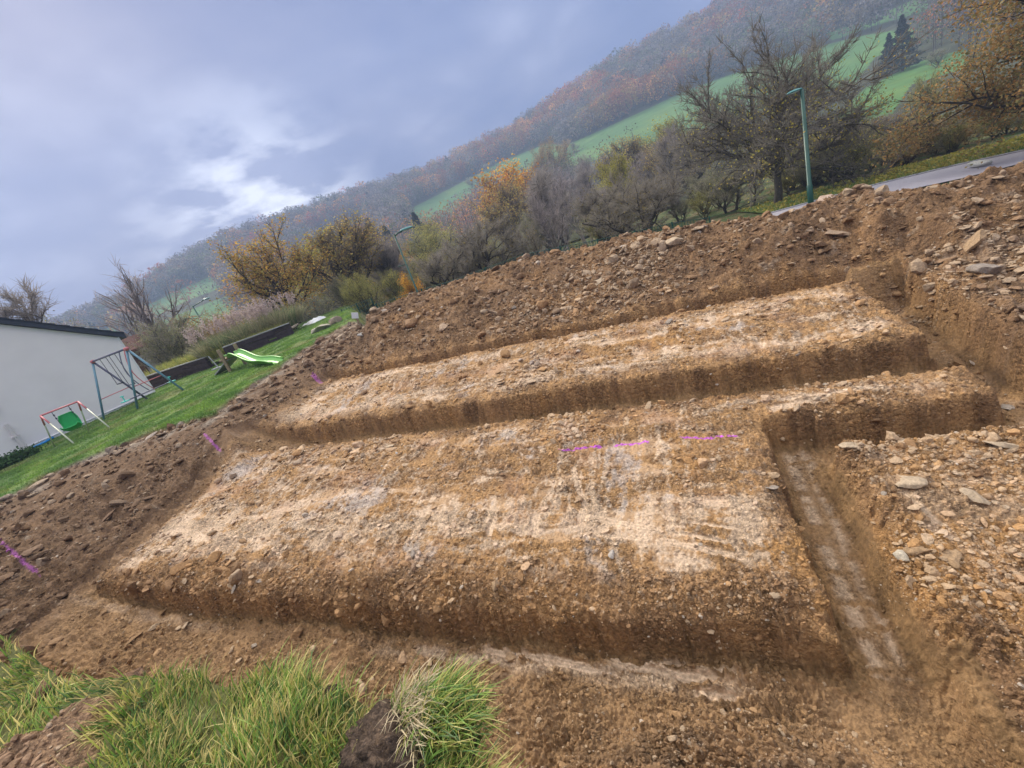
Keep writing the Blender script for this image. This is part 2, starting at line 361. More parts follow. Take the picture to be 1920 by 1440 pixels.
    # crushed rubble colour on the front slope
    K = mixc(K, brown * 1.1, .45 * front)
    # speckle of stony bits
    K = mixc(K, pale * .85, .4 * ss(.35, .55, noise(u * 22, v * 22, 71)) * (1 - inside) * ss(.02, .1, d))
    # trench walls and floors
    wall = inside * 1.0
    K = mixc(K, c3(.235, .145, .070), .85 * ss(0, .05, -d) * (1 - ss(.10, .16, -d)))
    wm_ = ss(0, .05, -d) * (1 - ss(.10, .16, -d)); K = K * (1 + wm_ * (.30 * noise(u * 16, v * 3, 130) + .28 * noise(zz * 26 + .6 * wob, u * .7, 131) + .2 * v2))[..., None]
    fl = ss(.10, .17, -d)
    stripe = np.where((u > .4) & (u < .95) & (v < 4.3) & (v > 2.1), 1.3 * np.exp(-((u - .665 + .03 * v1) / .045) ** 2) + 1.1 * np.exp(-((u - .80 + .03 * v1) / .035) ** 2),
              np.where(v < 2.3, 1.1 * np.exp(-((v - 1.95 + .03 * v1) / .06) ** 2) * ss(-3.4, -2.6, u) * (1 - ss(-.4, .2, u)) + .6 * np.exp(-((v - 2.0) / .08) ** 2) * (1 - ss(-5.5, -5, u)), .3 * ss(-.1, .3, v1)))
    K = mixc(K, c3(.30, .19, .10), fl * .7); K = mixc(K, pale * .92, fl * np.clip(stripe, 0, 1) * ss(-.5, .1, noise(u * 3, v * 12, 73) + .4 * v2) * .85)
    for (x0, y0), (x1_, y1_), wd in SMEAR:
        ax, ay = x1_ - x0, y1_ - y0; L = math.hypot(ax, ay); t_ = ((x - x0) * ax + (y - y0) * ay) / L ** 2; dc = ((x - x0) * ay - (y - y0) * ax) / L + .012 * noise(x * 9, y * 9, 111)
        mk = (1 - ss(.6, 1.1, np.abs(dc) / wd)) * ss(-.05, .08, t_) * (1 - ss(.8, 1.05, t_ + .2 * noise(x * 30, y * 30, 112))); K = mixc(K, pale * (1 + .18 * np.sin(dc * 220) * 1.0 + .1 * v2)[..., None], mk * .85)
    # darker top soil: left side, far mound and right field
    dk = np.clip(loose * (.75 + .35 * nlow), 0, 1)
    K = mixc(K, brown, dk * .85); K = mixc(K, dark * 1.05, dk * .6 * ss(-.25, .25, fbm(u * .8, v * .8, 3, 75) + .12 + .35 * leftz + .25 * rightf))
    K = mixc(K, c3(.46, .35, .25), loose * .6 * ss(.25, .5, fbm(u * 4, v * 7, 3, 76)))
    K = mixc(K, dark, .5 * ss(-7.0, -8.2, u) * (1 - inside * .5))
    # bank under the camera
    bm = np.where(near, ss(0, .1, tb) * (1 - ss(.75, 1, tb)), 0)
    K = mixc(K, mixc(np.repeat(brown * 1.05, n, 0), dark, ss(-.2, .3, v1)), bm * .6)
    # pale crumbs where the cut meets the lawn
    K = mixc(K, c3(.36, .32, .27), (1 - side) * ss(.90, .95, ql + edge_n) * .55 * ss(-.1, .3, fbm(x * 1.5, y * 1.5, 3, 78)))
    K *= (1 + .22 * fine)[..., None]
    K = mixc(K, dark * 1.4, .32 * ss(.15, .5, fbm(u * 2.7, v * 2.7, 4, 140, .65)) * (1 - .8 * smear))
    K = mixc(K, c3(.42, .24, .15), .35 * ss(.1, .5, fbm(u * 1.6, v * 1.6, 3, 141)) * scr)
    # purple marking spray
    for (x0, y0), (x1_, y1_), wd, st in PAINT:
        ax, ay = x1_ - x0, y1_ - y0; L = math.hypot(ax, ay); tt2 = ((x - x0) * ax + (y - y0) * ay) / L ** 2
        dd = np.abs((x - x0) * ay - (y - y0) * ax) / L
        sp = ss(-.35, .25, noise(x * 22, y * 22, 80) + .9 - 1.1 * dd / wd - 1.6 * np.maximum(0, np.abs(tt2 - .5) - .38) / .12) * (dd < wd * 1.5)
        K = mixc(K, c3(.62, .13, .72), np.clip(sp * st, 0, 1))
    # grass
    gn = fbm(x * 1.2, y * 1.2, 4, 81)
    outg = np.clip(lawnm, 0, 1)
    G1 = mixc(np.repeat(lawnc, n, 0), c3(.15, .22, .055), ss(-.2, .4, gn)); G1 = mixc(G1, c3(.20, .19, .09), .65 * ss(.08, .4, fbm(x * .6, y * .9, 3, 82)))
    K = mixc(K, G1, outg); K = mixc(K, c3(.07, .11, .03), grassm * .8)
    K = mixc(K, c3(.30, .19, .115), bare)
    # beyond the crest
    far = side * ss(.0, .6, over - .8)
    K = mixc(K, mixc(np.repeat(c3(.07, .11, .035), n, 0), c3(.16, .13, .07), ss(-.2, .3, gn)), far)
    K = mixc(K, c3(.09, .115, .05), ss(24, 30, r) * (1 - side))
    grit = np.clip(.50 + .55 * ss(-.3, .35, fbm(u * 2.1, v * 2.1, 3, 115)) - .6 * smear - .45 * ss(0, .05, -d) * (1 - ss(.10, .16, -d)) - .3 * fl - .15 * loose, .12, 1) * (1 - .6 * np.clip(lawnm + grassm, 0, 1))
    if full: K = np.concatenate([np.clip(K, 0, 1), grit[:, None]], 1)
    return zz, K, dict(lawn=lawnm, grass=grassm, scr=scr, loose=loose, inside=inside, front=front, near=near, far=far, tb=tb, u=u, v=v, side=side, r=r, q=q, ql=ql)
BARE = tuple(unp(55, 1450)[:2])
def pitp(px, py, h=-3.0):
    p = unp(px, py, h, PITP[1], PITP[2]); return (p[0], p[1])
PAINT = [(pitp(1045, 849), pitp(1140, 838), .016, .9), (pitp(1145, 838), pitp(1225, 829), .016, .85), (pitp(1270, 826), pitp(1392, 816), .017, .9),
         (pitp(10, 1026, -2.9), pitp(88, 1090, -2.95), .024, .42), (pitp(386, 820, -2.7), pitp(412, 842, -2.75), .022, .4), (pitp(588, 706), pitp(604, 720), .05, .35)]
SMEAR = [(pitp(*a), pitp(*b_), wd) for a, b_, wd in [((1245, 1022), (1405, 1052), .035), ((1262, 1005), (1370, 1022), .025), ((1120, 975), (1232, 1000), .045), ((1110, 1005), (1215, 1018), .025), ((1300, 945), (1370, 952), .045), ((1290, 985), (1390, 1000), .02),
    ((820, 985), (905, 1000), .03), ((1075, 880), (1100, 960), .035), ((1095, 960), (1085, 1010), .05), ((1010, 965), (1000, 1015), .05), ((930, 970), (915, 1015), .04), ((1440, 765), (1560, 742), .05), ((1460, 748), (1620, 725), .03), ((1690, 925), (1770, 1000), .04), ((1730, 990), (1800, 1020), .03)]]
SMEAR += [(pitp(*a, -3.36), pitp(*b_, -3.36), wd) for a, b_, wd in [((905, 1218), (1120, 1248), .03), ((1000, 1238), (1180, 1262), .025), ((1140, 1240), (1380, 1282), .035), ((1230, 1235), (1390, 1262), .02), ((1300, 1298), (1400, 1312), .03)]]
# ------------------------------------------------------------------ ground mesh
def ground():
    a1 = np.arange(-66, 63, .125); az = np.concatenate([np.arange(-180, -66, 2.0), a1, np.arange(63, 180, 2.0)])
    rr = np.concatenate([[.02, .12, .22, .32, .40, .47, .53], np.exp(np.arange(math.log(.56), math.log(19), .0033)), np.exp(np.arange(math.log(19), math.log(60), .02)), [60, 64]])
    A_, R_ = np.meshgrid(np.radians(az), rr); x = (R_ * np.sin(A_)).ravel(); y = (R_ * np.cos(A_)).ravel()
    z, K, m = terrain(x, y, True, True)
    nA = len(az); i = np.arange(len(rr) - 1)[:, None] * nA; j = np.arange(nA)[None]
    Q = np.stack([i + j, i + nA + j, i + nA + (j + 1) % nA, i + (j + 1) % nA], -1).reshape(-1, 4)[:, ::-1]
    V = np.stack([x, y, z], 1)
    cap = np.arange(nA)[None, :]
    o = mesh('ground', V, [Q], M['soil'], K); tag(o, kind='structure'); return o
ground()
def zt(x, y): return float(terrain(np.array([x]), np.array([y]), False)[0])
def at(px, D):  # (x,y) at azimuth of a pixel pair and horizontal distance
    a, s = azs(*px); a = math.radians(a); return D * math.sin(a), D * math.cos(a), s * D
exec_parts = []
# ------------------------------------------------------------------ hills
HS = [(-500, 860), (-200, 720), (0, 650), (130, 622), (240, 572), (330, 515), (400, 475), (480, 440), (560, 415), (640, 388), (700, 368), (760, 345), (820, 326), (900, 290), (960, 258), (1000, 232), (1080, 180), (1150, 132), (1230, 92), (1340, 40), (1500, -30), (1700, -130), (1920, -240), (2300, -450)]
hs_az, hs_s = azlist(HS); HR0, HR1 = 58.0, 420.0
def hill_e0(az): return np.interp(az, [-60, -45, -20, 0, 30, 60], [-.06, -.07, -.085, -.09, -.075, -.07])
def hill_t(r): return np.clip((r - HR0) / (HR1 - HR0), 0, 1.2)
def hill_z(x, y):
    r = np.hypot(x, y); az = np.degrees(np.arctan2(x, y)); t = hill_t(r)
    e1 = np.interp(az, hs_az, hs_s); e = lerp(hill_e0(az), e1, np.minimum(t, 1) ** .8)
    z = r * e - np.maximum(r - HR1, 0) * (.5 + e1) + 1.2 * fbm(x * .02, y * .02, 3, 90) * ss(70, 140, r)
    return z
def inpoly(px, py, poly):
    c = np.zeros(px.shape, bool); n = len(poly)
    for i in range(n):
        x0, y0 = poly[i]; x1, y1 = poly[(i + 1) % n]
        k = (y0 > py) != (y1 > py)
        with np.errstate(divide='ignore', invalid='ignore'):
            c ^= k & (px < (x1 - x0) * (py - y0) / (y1 - y0 + 1e-12) + x0)
    return c
FIELDS = [[(765, 394), (831, 360), (887, 331), (933, 305), (992, 282), (1024, 270), (1060, 273), (1102, 255), (1210, 206), (1290, 168), (1420, 122), (1500, 100), (1500, 170), (1440, 205), (1330, 238), (1240, 262), (1100, 305), (1000, 326), (930, 350), (880, 372), (846, 400), (773, 430)],
          [(596, 436), (640, 420), (676, 406), (700, 410), (640, 446), (600, 462), (556, 478)],
          [(262, 580), (330, 546), (396, 518), (430, 534), (360, 560), (285, 596)],
          [(296, 604), (360, 580), (430, 552), (445, 600), (390, 622), (320, 650), (250, 690), (215, 680)],
          [(170, 625), (230, 608), (240, 640), (190, 660)],
          [(1548, 62), (1616, 40), (1730, -8), (1745, 18), (1640, 48), (1560, 76)],
          [(1500, 108), (1540, 86), (1620, 66), (1710, 52), (1716, 78), (1640, 108), (1600, 160), (1500, 180)],
          [(1600, 186), (1622, 166), (1725, 114), (1810, 92), (1815, 126), (1710, 158), (1690, 186), (1672, 214), (1600, 246), (1560, 230)]]
def project(V):
    c = V @ R; return CX + F * c[:, 0] / c[:, 2], CY + F * c[:, 1] / c[:, 2], c[:, 2]
def field_mask(V):
    px, py, dz = project(V); f = np.zeros(len(V), bool)
    for p in FIELDS: f |= inpoly(px, py, p)
    return f & (dz > 0)
def hills():
    az = np.concatenate([np.arange(-100, -52, 2.), np.arange(-52, 62, .15), np.arange(62, 110, 2.)]); rr = np.concatenate([np.linspace(HR0, HR1, 330), np.linspace(HR1 + 5, HR1 + 60, 12)])
    A_, R_ = np.meshgrid(np.radians(az), rr); x = (R_ * np.sin(A_)).ravel(); y = (R_ * np.cos(A_)).ravel(); z = hill_z(x, y)
    V = np.stack([x, y, z], 1); f = field_mask(V).astype(float)
    n1_ = fbm(x * .03, y * .03, 4, 91); n2_ = fbm(x * .2, y * .2, 3, 92) + .8 * noise(x * .05, y * .35, 93)
    g = np.array([.085, .175, .055]) * (1 + .18 * n1_ + .12 * n2_)[:, None] + np.array([.03, .02, .0]) * ss(0, .4, n1_)[:, None]
    d = np.array([.062, .068, .040]) * (1 + .4 * n2_)[:, None]
    K = d + (g - d) * f[:, None]
    nA = len(az); i = np.arange(len(rr) - 1)[:, None] * nA; j = np.arange(nA - 1)[None]
    Q = np.stack([i + j, i + nA + j, i + nA + j + 1, i + j + 1], -1).reshape(-1, 4)[:, ::-1]
    tag(mesh('hills', V, [Q], M['hill'], K), kind='structure')
hills()
# ------------------------------------------------------------------ leaf cloud helper
def quads(cen, size, nrm_bias=None, asp=.7, rg=rng):
    n = len(cen); a = rg.normal(size=(n, 3)); a /= np.linalg.norm(a, axis=1)[:, None]
    c = rg.normal(size=(n, 3)); c = np.cross(a, c); c /= np.linalg.norm(c, axis=1)[:, None]
    s = np.broadcast_to(size, (n,))[:, None] * rg.uniform(.6, 1.3, (n, 1))
    V = np.stack([cen - a * s, cen + c * s * asp, cen + a * s, cen - c * s * asp], 1).reshape(-1, 3)
    return V, np.arange(4 * n).reshape(-1, 4)
# far forest on the hill: one mass
def forest():
    N = 7500; az = rng.uniform(-52, 60, N * 3); r = np.sqrt(rng.uniform(135 ** 2, HR1 ** 2, N * 3))
    x = r * np.sin(np.radians(az)); y = r * np.cos(np.radians(az)); z = hill_z(x, y)
    P = np.stack([x, y, z], 1); f = field_mask(P); f2 = field_mask(P + np.array([0, 0, 5.])) | field_mask(P + np.array([0, 0, 8.]))
    near_gap = (r < 210) & (rng.uniform(size=len(r)) < .5)
    keep = ~f & ~(f2 & (rng.uniform(size=len(r)) < .97)) & ~near_gap
    px, py, dz = project(P); keep &= (px > -100) & (px < 2000) & (py > -150)
    P = P[keep][:N]; n = len(P)
    if n == 0: return
    h = rng.uniform(8.5, 15, n); wd = h * rng.uniform(.28, .42, n); dist = np.hypot(P[:, 0], P[:, 1])
    kn = fbm(P[:, 0] * .018, P[:, 1] * .018, 3, 95) + rng.normal(size=n) * .16
    pal = np.array([[.17, .155, .16], [.20, .165, .13], [.13, .15, .08], [.30, .12, .06], [.44, .22, .07], [.30, .21, .07], [.025, .045, .035], [.30, .07, .035]])
    upper = ss(.55, .9, hill_t(dist))
    idx = np.zeros(n, int); rr_ = rng.uniform(size=n)
    pxx, _, _ = project(P); rust = .24 - .22 * ((pxx > 860) & (pxx < 1320)) * (upper > .3)
    idx = np.where(kn > rust, np.where(rr_ < .45, 3, np.where(rr_ < .65, 4, 5)), np.where(rr_ < .5, 0, np.where(rr_ < .75, 1, 2)))
    idx = np.where((kn < rust) & (rr_ > .955), 6, idx); idx = np.where((kn > .2) & (rr_ > .8) & (upper > .5), 7, idx)
    idx = np.where((rr_ > .985), 4, idx)
    base = pal[idx] * rng.uniform(.6, 1.5, (n, 1))
    m = 120
    th = rng.uniform(0, 2 * np.pi, (n, m)); cz = rng.uniform(-1, 1, (n, m)); rad = rng.uniform(.45, 1.0, (n, m)) ** .5
    sx = np.sqrt(1 - cz ** 2); lump = 1 + .25 * np.sin(th * 3 + kn[:, None] * 20) * sx
    off = np.stack([sx * np.cos(th) * rad * lump, sx * np.sin(th) * rad * lump, cz * rad], -1)
    con = (idx == 6)[:, None]
    hh = h[:, None]; zc_ = hh * .56 + off[..., 2] * hh * .44
    taper = np.where(con, np.clip(1.15 - zc_ / hh, .05, 1), 1.0)
    cen = np.stack([P[:, 0:1] + off[..., 0] * wd[:, None] * taper, P[:, 1:2] + off[..., 1] * wd[:, None] * taper, P[:, 2:3] + zc_], -1).reshape(-1, 3)
    V, Q = quads(cen, np.repeat(h * .042 * np.clip(dist / 270, .5, 1), m)); K = np.repeat(base[:, None] * rng.uniform(.7, 1.35, (n, m, 1)), 4, 1).reshape(-1, 3)
    A_ = Acc(); A_.add(V, Q, (0, 0, 0)); A_.K[-1] = K
    # trunks, a few pixels wide
    s = .16; tv = np.stack([P + [-s, 0, -1], P + [s, 0, -1], P + np.stack([0 * h + s * .6, 0 * h, h * .75], 1), P + np.stack([0 * h - s * .6, 0 * h, h * .75], 1)], 1).reshape(-1, 3)
    A_.add(tv, np.arange(4 * n).reshape(-1, 4), (.10, .09, .08))
    tag(A_.build('forest', M['leaf']), kind='stuff', label='autumn wood covering the hillside above and between the green fields', cat='forest')
forest()
# ------------------------------------------------------------------ trees
def gz(x, y):
    r = math.hypot(x, y)
    return zt(x, y) if r < HR0 else float(hill_z(np.array([x]), np.array([y]))[0])
STY = {  # trunk frac, limbs, sub, angle, up, crook, twigs, twig len, twig col, leaves, leaf size, palette, leaf zone, bark
 'bare':   dict(tf=.22, n1=13, n2=7, ang=.75, up=.35, crk=.10, tw=4200, tl=.85, tc=(.30, .265, .24), lf=60, ls=.10, pal=[(.22, .17, .09)], bark=(.12, .105, .09), sp=.30),
 'fan':    dict(tf=.26, n1=16, n2=10, ang=.85, up=.42, crk=.10, tw=900, tl=.8, tc=(.34, .29, .28), lf=0, ls=.1, pal=[(.2, .15, .1)], bark=(.22, .19, .18), sp=.42),
 'upright': dict(tf=.18, n1=15, n2=6, ang=.42, up=.6, crk=.06, tw=3200, tl=1.1, tc=(.28, .23, .21), lf=0, ls=.1, pal=[(.2, .15, .1)], bark=(.24, .22, .20), sp=.20),
 'apple':  dict(tf=.24, n1=10, n2=8, ang=1.05, up=.28, crk=.30, tw=5000, tl=.75, tc=(.26, .23, .19), lf=1100, ls=.07, pal=[(.26, .20, .07), (.20, .17, .08)], bark=(.045, .038, .034), sp=.46),
 'walnut': dict(tf=.52, n1=30, n2=13, ang=1.75, up=.07, crk=.16, tw=20000, tl=.6, tc=(.20, .18, .15), lf=4500, ls=.05, pal=[(.50, .43, .08), (.38, .36, .09), (.54, .40, .08)], bark=(.10, .088, .072), sp=.56, low=1),
 'yellow': dict(tf=.08, n1=14, n2=8, ang=.8, up=.4, crk=.15, tw=3000, tl=.7, tc=(.14, .11, .08), lf=11000, ls=.075, pal=[(.56, .40, .09), (.60, .36, .08), (.42, .36, .10), (.48, .26, .07)], bark=(.05, .04, .035), sp=.52),
 'ochre':  dict(tf=.08, n1=14, n2=8, ang=.8, up=.4, crk=.15, tw=5500, tl=.8, tc=(.18, .15, .125), lf=6500, ls=.07, pal=[(.50, .38, .10), (.40, .34, .12), (.46, .30, .10)], bark=(.05, .04, .035), sp=.42),
 'orange': dict(tf=.12, n1=12, n2=7, ang=.7, up=.4, crk=.12, tw=900, tl=.6, tc=(.16, .10, .06), lf=9000, ls=.09, pal=[(.66, .36, .05), (.68, .44, .07), (.55, .24, .05)], bark=(.07, .05, .04), sp=.36),
 'lemon':  dict(tf=.12, n1=12, n2=7, ang=.7, up=.4, crk=.12, tw=1500, tl=.7, tc=(.16, .14, .08), lf=7000, ls=.08, pal=[(.44, .38, .06), (.36, .34, .07)], bark=(.08, .06, .05), sp=.36),
 'olive':  dict(tf=.06, n1=16, n2=7, ang=.8, up=.4, crk=.15, tw=2200, tl=.55, tc=(.17, .16, .08), lf=11000, ls=.06, pal=[(.34, .32, .09), (.27, .29, .09), (.40, .34, .10)], bark=(.06, .05, .04), sp=.55),
 'scrub':  dict(tf=.04, n1=18, n2=7, ang=.75, up=.45, crk=.2, tw=5000, tl=.7, tc=(.32, .29, .23), lf=6500, ls=.06, pal=[(.28, .30, .13), (.36, .33, .15), (.22, .25, .12)], bark=(.08, .07, .06), sp=.55),
 'rustbush': dict(tf=.05, n1=16, n2=6, ang=.8, up=.4, crk=.15, tw=1400, tl=.5, tc=(.2, .12, .07), lf=7500, ls=.09, pal=[(.50, .30, .10), (.42, .27, .11), (.36, .29, .12)], bark=(.08, .06, .05), sp=.6),
 'beech':  dict(tf=.25, n1=20, n2=10, ang=1.15, up=.15, crk=.18, tw=2200, tl=.7, tc=(.12, .095, .075), lf=44000, ls=.055, pal=[(.38, .24, .09), (.31, .24, .10), (.44, .24, .08), (.23, .21, .09)], bark=(.05, .042, .038), sp=.5),
}
def make_tree(kind, seed):
    S = STY[kind]; ROUND = kind in ('walnut', 'beech', 'yellow', 'ochre', 'orange', 'lemon'); g = np.random.default_rng(seed); H = 10.0; T = Acc(); tips = []
    barkc = np.array(S['bark'])
    def limb(p, d, L, r, lvl, n):
        pts = [p]; rad = [r]; k = 7 if lvl < 2 else 4
        for i in range(k):
            d = d + g.normal(size=3) * S['crk'] + np.array([0, 0, S['up'] * (.22 if lvl else .05)]); d /= np.linalg.norm(d)
            p = p + d * L / k; pts.append(p); rad.append(r * (1 - (i + 1) / k * (.62 if lvl == 0 else .8)))
        T.tube(pts, rad, 7 if lvl == 0 else (5 if lvl == 1 else 3), barkc * g.uniform(.8, 1.2))
        return pts, rad
    tr, trr = limb(np.array([0, 0, -.4]), np.array([g.normal() * .06, g.normal() * .06, 1.]), H * (.78 if kind in ('upright', 'bare') else (.42 if ROUND else .6)), H * .026, 0, 0)
    tr = np.array(tr)
    for i in range(S['n1']):
        f = S['tf'] + (.98 - S['tf']) * (i / S['n1']) ** .9; q = f * (len(tr) - 1); a = int(min(q, len(tr) - 2)); p = tr[a] + (tr[a + 1] - tr[a]) * (q - a)
        th = i * 2.4 + g.normal() * .4; an = S['ang'] * (1.15 - .75 * f) + g.normal() * (.28 if kind == 'walnut' else .12)
        d = np.array([math.cos(th) * math.sin(an), math.sin(th) * math.sin(an), math.cos(an)])
        L = H * S['sp'] * ((1.05 - .2 * f) if ROUND else (1.15 - .55 * f)) * g.uniform(.8, 1.15); lp, lr = limb(p, d, L, H * .026 * (.55 - .32 * f), 1, 0); lp = np.array(lp)
        for j in range(S['n2']):
            q = (.25 + .75 * (j + g.uniform()) / S['n2']) * (len(lp) - 1); a = int(min(q, len(lp) - 2)); p2 = lp[a] + (lp[a + 1] - lp[a]) * (q - a)
            d2 = (lp[a + 1] - lp[a]); d2 /= np.linalg.norm(d2); d2 = d2 + g.normal(size=3) * .65; d2 /= np.linalg.norm(d2)
            sp_, sr_ = limb(p2, d2, L * .42 * g.uniform(.6, 1.1), max(H * .026 * .16, .02), 2, 0); tips.append(np.array(sp_))
    top = max(q[:, 2].max() for q in tips)
    Cn = Acc(); segs = np.concatenate([q[1:] for q in tips]); dirs = np.concatenate([np.diff(q, axis=0) for q in tips]); dirs /= np.linalg.norm(dirs, axis=1)[:, None] + 1e-9
    n = S['tw']; ii = g.integers(0, len(segs), n); p0 = segs[ii] + g.normal(size=(n, 3)) * .05
    d = dirs[ii] * .8 + g.normal(size=(n, 3)) * .55 + np.array([0, 0, .25]); d /= np.linalg.norm(d, axis=1)[:, None]
    L = S['tl'] * g.uniform(.5, 1.3, (n, 1)); sd = np.cross(d, g.normal(size=(n, 3))); sd /= np.linalg.norm(sd, axis=1)[:, None]; wv = .014
    mid = p0 + d * L * .5 + g.normal(size=(n, 3)) * .06
    V = np.stack([p0 - sd * wv, p0 + sd * wv, mid + sd * wv * .7, mid - sd * wv * .7, p0 + d * L], 1).reshape(-1, 3); b5 = np.arange(n)[:, None] * 5
    kc = np.array(S['tc'])[None] * g.uniform(.7, 1.35, (n, 1))
    Cn.add(V, b5 + np.array([[0, 1, 2, 3]]), (0, 0, 0)); Cn.K[-1] = np.repeat(kc, 5, 0)
    Cn.F.setdefault(3, []).append(b5 + np.array([[3, 2, 4]]))
    if S['lf']:
        n = S['lf']; ii = g.integers(0, len(segs), n * 2); c = segs[ii] + dirs[ii] * g.uniform(0, .7, (2 * n, 1)) + g.normal(size=(2 * n, 3)) * .28
        pr = .35 + .65 * (.5 + .5 * np.sin(c[:, 0] * 1.9 + seed) * np.sin(c[:, 1] * 2.1) * np.sin(c[:, 2] * 1.7 + 1))
        if S.get('low'): pr *= np.clip(1.25 - c[:, 2] / top * 1.25, .06, 1)
        c = c[np.argsort(-pr * g.uniform(.3, 1, 2 * n))[:n]]; c[:, 2] = np.maximum(c[:, 2], .1)
        V, Q = quads(c, S['ls'], rg=g); pal = np.array(S['pal']); kk = pal[g.integers(0, len(pal), n)] * g.uniform(.65, 1.3, (n, 1)) * (1 + .2 * np.sin(c[:, :1] * 1.3 + c[:, 2:] + seed))
        Cn.add(V, Q, (0, 0, 0)); Cn.K[-1] = np.repeat(kk, 4, 0)
    a = T.build('trunk', M['bark'], smooth=True); c = Cn.build('crown', M['leaf'])
    return a, c, top
def make_conifer(seed):
    g = np.random.default_rng(seed); T = Acc().tube([(0, 0, -.5), (0, 0, 5), (0, 0, 9.8)], [.2, .12, .02], 6, (.06, .05, .04)); n = 2600
    z = g.uniform(.08, 1, n) ** .9 * 10; rr = (10.2 - z) * .25 * g.uniform(.3, 1, n) ** .5 * (1 + .3 * np.sin(z * 5)); th = g.uniform(0, 6.28, n)
    V, Q = quads(np.stack([rr * np.cos(th), rr * np.sin(th), z - rr * .3], 1), .26, rg=g, asp=.35); A_ = Acc(); A_.add(V, Q, (0, 0, 0)); A_.K[-1] = np.repeat(np.array([[.022, .045, .035]]) * g.uniform(.6, 1.5, (n, 1)), 4, 0)
    return T.build('trunk', M['bark']), A_.build('crown', M['leaf']), 10.0
PROTO = {}
def plant(kind, xy, height, label, cat='tree', group=None, wide=1.0, seed=None, rz=None, zb=None):
    key = (kind, (seed if seed is not None else random.randrange(2)))
    first = key not in PROTO
    if first:
        PROTO[key] = make_conifer(5) if kind == 'conifer' else make_tree(kind, 100 + key[1] * 7 + len(kind))
    a, c, top = PROTO[key]
    z = gz(*xy) if zb is None else zb; s = (height) / top
    nm = {'conifer': 'conifer', 'olive': 'bush', 'scrub': 'bush', 'rustbush': 'bush'}.get(kind, 'tree')
    t = thing(nm, label, cat, (xy[0], xy[1], z - .1), group, rz if rz is not None else random.uniform(0, 6.28)); t.scale = (s * wide, s * wide, s)
    if not first:
        a = a.copy(); c = c.copy(); col.objects.link(a); col.objects.link(c)
    a.parent = t; c.parent = t
    return t
def plant_px(kind, base, toppx, D, label, wide=1.0, **k):
    az, _ = azs(*base); _, st_ = azs(*toppx); a = math.radians(az); xy = (D * math.sin(a), D * math.cos(a)); z = k.pop('zb', None)
    z = gz(*xy) if z is None else z
    return plant(kind, xy, max(st_ * D - z, .6), label, wide=wide, zb=z, **k)
L_ = [
 ('walnut', (1458, 378), (1425, 40), 26.5, 'huge half bare walnut tree with crooked limbs behind the right green lamp post', .98),
 ('beech', (2090, 222), (2030, -230), 23, 'large brown and ochre leaved tree cut by the right edge, beyond the road', 1.05),
 ('yellow', (562, 608), (470, 428), 31, 'broad golden yellow tree standing at the end of the garden wall', 1.3),
 ('ochre', (655, 588), (590, 425), 32, 'thinning ochre tree right of the golden tree, beside the boulder', 1.35),
 ('fan', (300, 690), (205, 508), 38, 'bare pale tree rising behind the corner of the white house', 1.0),
 ('bare', (60, 690), (-18, 545), 34, 'bare tree behind the roof at the left edge of the photo', 1.2),
 ('fan', (1048, 470), (1000, 352), 27, 'tall pale trunked tree with a fan of bare upright branches', .8),
 ('apple', (918, 512), (880, 415), 24, 'dark crooked fruit tree with low spreading limbs above the mound crest', 1.15),
 ('apple', (826, 532), (792, 462), 23, 'small dark fruit tree leaning left beside the middle lamp post', 1.1),
 ('apple', (1000, 488), (968, 428), 23.5, 'dark forked fruit tree between the spreading one and the pale trunk', 1.0),
 ('apple', (1105, 458), (1068, 352), 25, 'dark twisted fruit tree right of the pale trunked tree', 1.15),
 ('apple', (1222, 432), (1190, 322), 24, 'tangled grey fruit tree left of the huge walnut', 1.2),
 ('orange', (960, 430), (922, 320), 78, 'rounded bright orange and yellow tree below the long green field', 1.25),
 ('lemon', (1172, 400), (1124, 306), 44, 'slim lemon yellow tree among the grey bare trees', .6),
 ('lemon', (1205, 410), (1176, 344), 40, 'low yellow green tree right below the slim lemon one', .8),
 ('orange', (778, 566), (748, 514), 25, 'small orange sapling at the foot of the middle lamp post', .8),
 ('orange', (770, 520), (735, 468), 60, 'faded orange tree left of the middle lamp head', 1.1),
 ('orange', (700, 500), (672, 440), 85, 'pale orange tree between the ochre tree and the middle lamp', 1.0),
 ('beech', (1040, 340), (1015, 268), 175, 'rust brown tree at the top edge of the long green field', .9),
]
for k_, b_, t_, D_, lab, wd_ in L_: plant_px(k_, b_, t_, D_, lab, wide=wd_, seed=0 if k_ in ('walnut', 'beech') else None, rz=4.1 if k_ == 'walnut' else None)
B_ = [
 ('olive', (702, 592), (662, 508), 25.5, 'rounded olive green bush right of the ochre tree', 1.0),
 ('rustbush', (440, 632), (398, 578), 35, 'orange brown bush left of the golden yellow tree', 1.3),
 ('scrub', (365, 668), (318, 588), 33, 'greenish thicket behind the end of the white house', 1.2),
 ('scrub', (310, 690), (262, 612), 34, 'dark thicket beside the house corner over the red brown shed', 1.0),
 ('scrub', (420, 650), (372, 598), 37, 'grey green thicket left of the thin far lamp post', .98),
 ('olive', (118, 655), (72, 596), 40, 'small dark bush showing over the slate roof', .6),
 ('olive', (1728, 240), (1690, 150), 58, 'pale olive round bush under the right hand green fields', .8),
 ('rustbush', (1690, 300), (1660, 232), 33, 'orange tinted bush in the hedge above the road', 1.2),
]
for k_, b_, t_, D_, lab, wd_ in B_: plant_px(k_, b_, t_, D_, lab, cat='bush', wide=wd_)
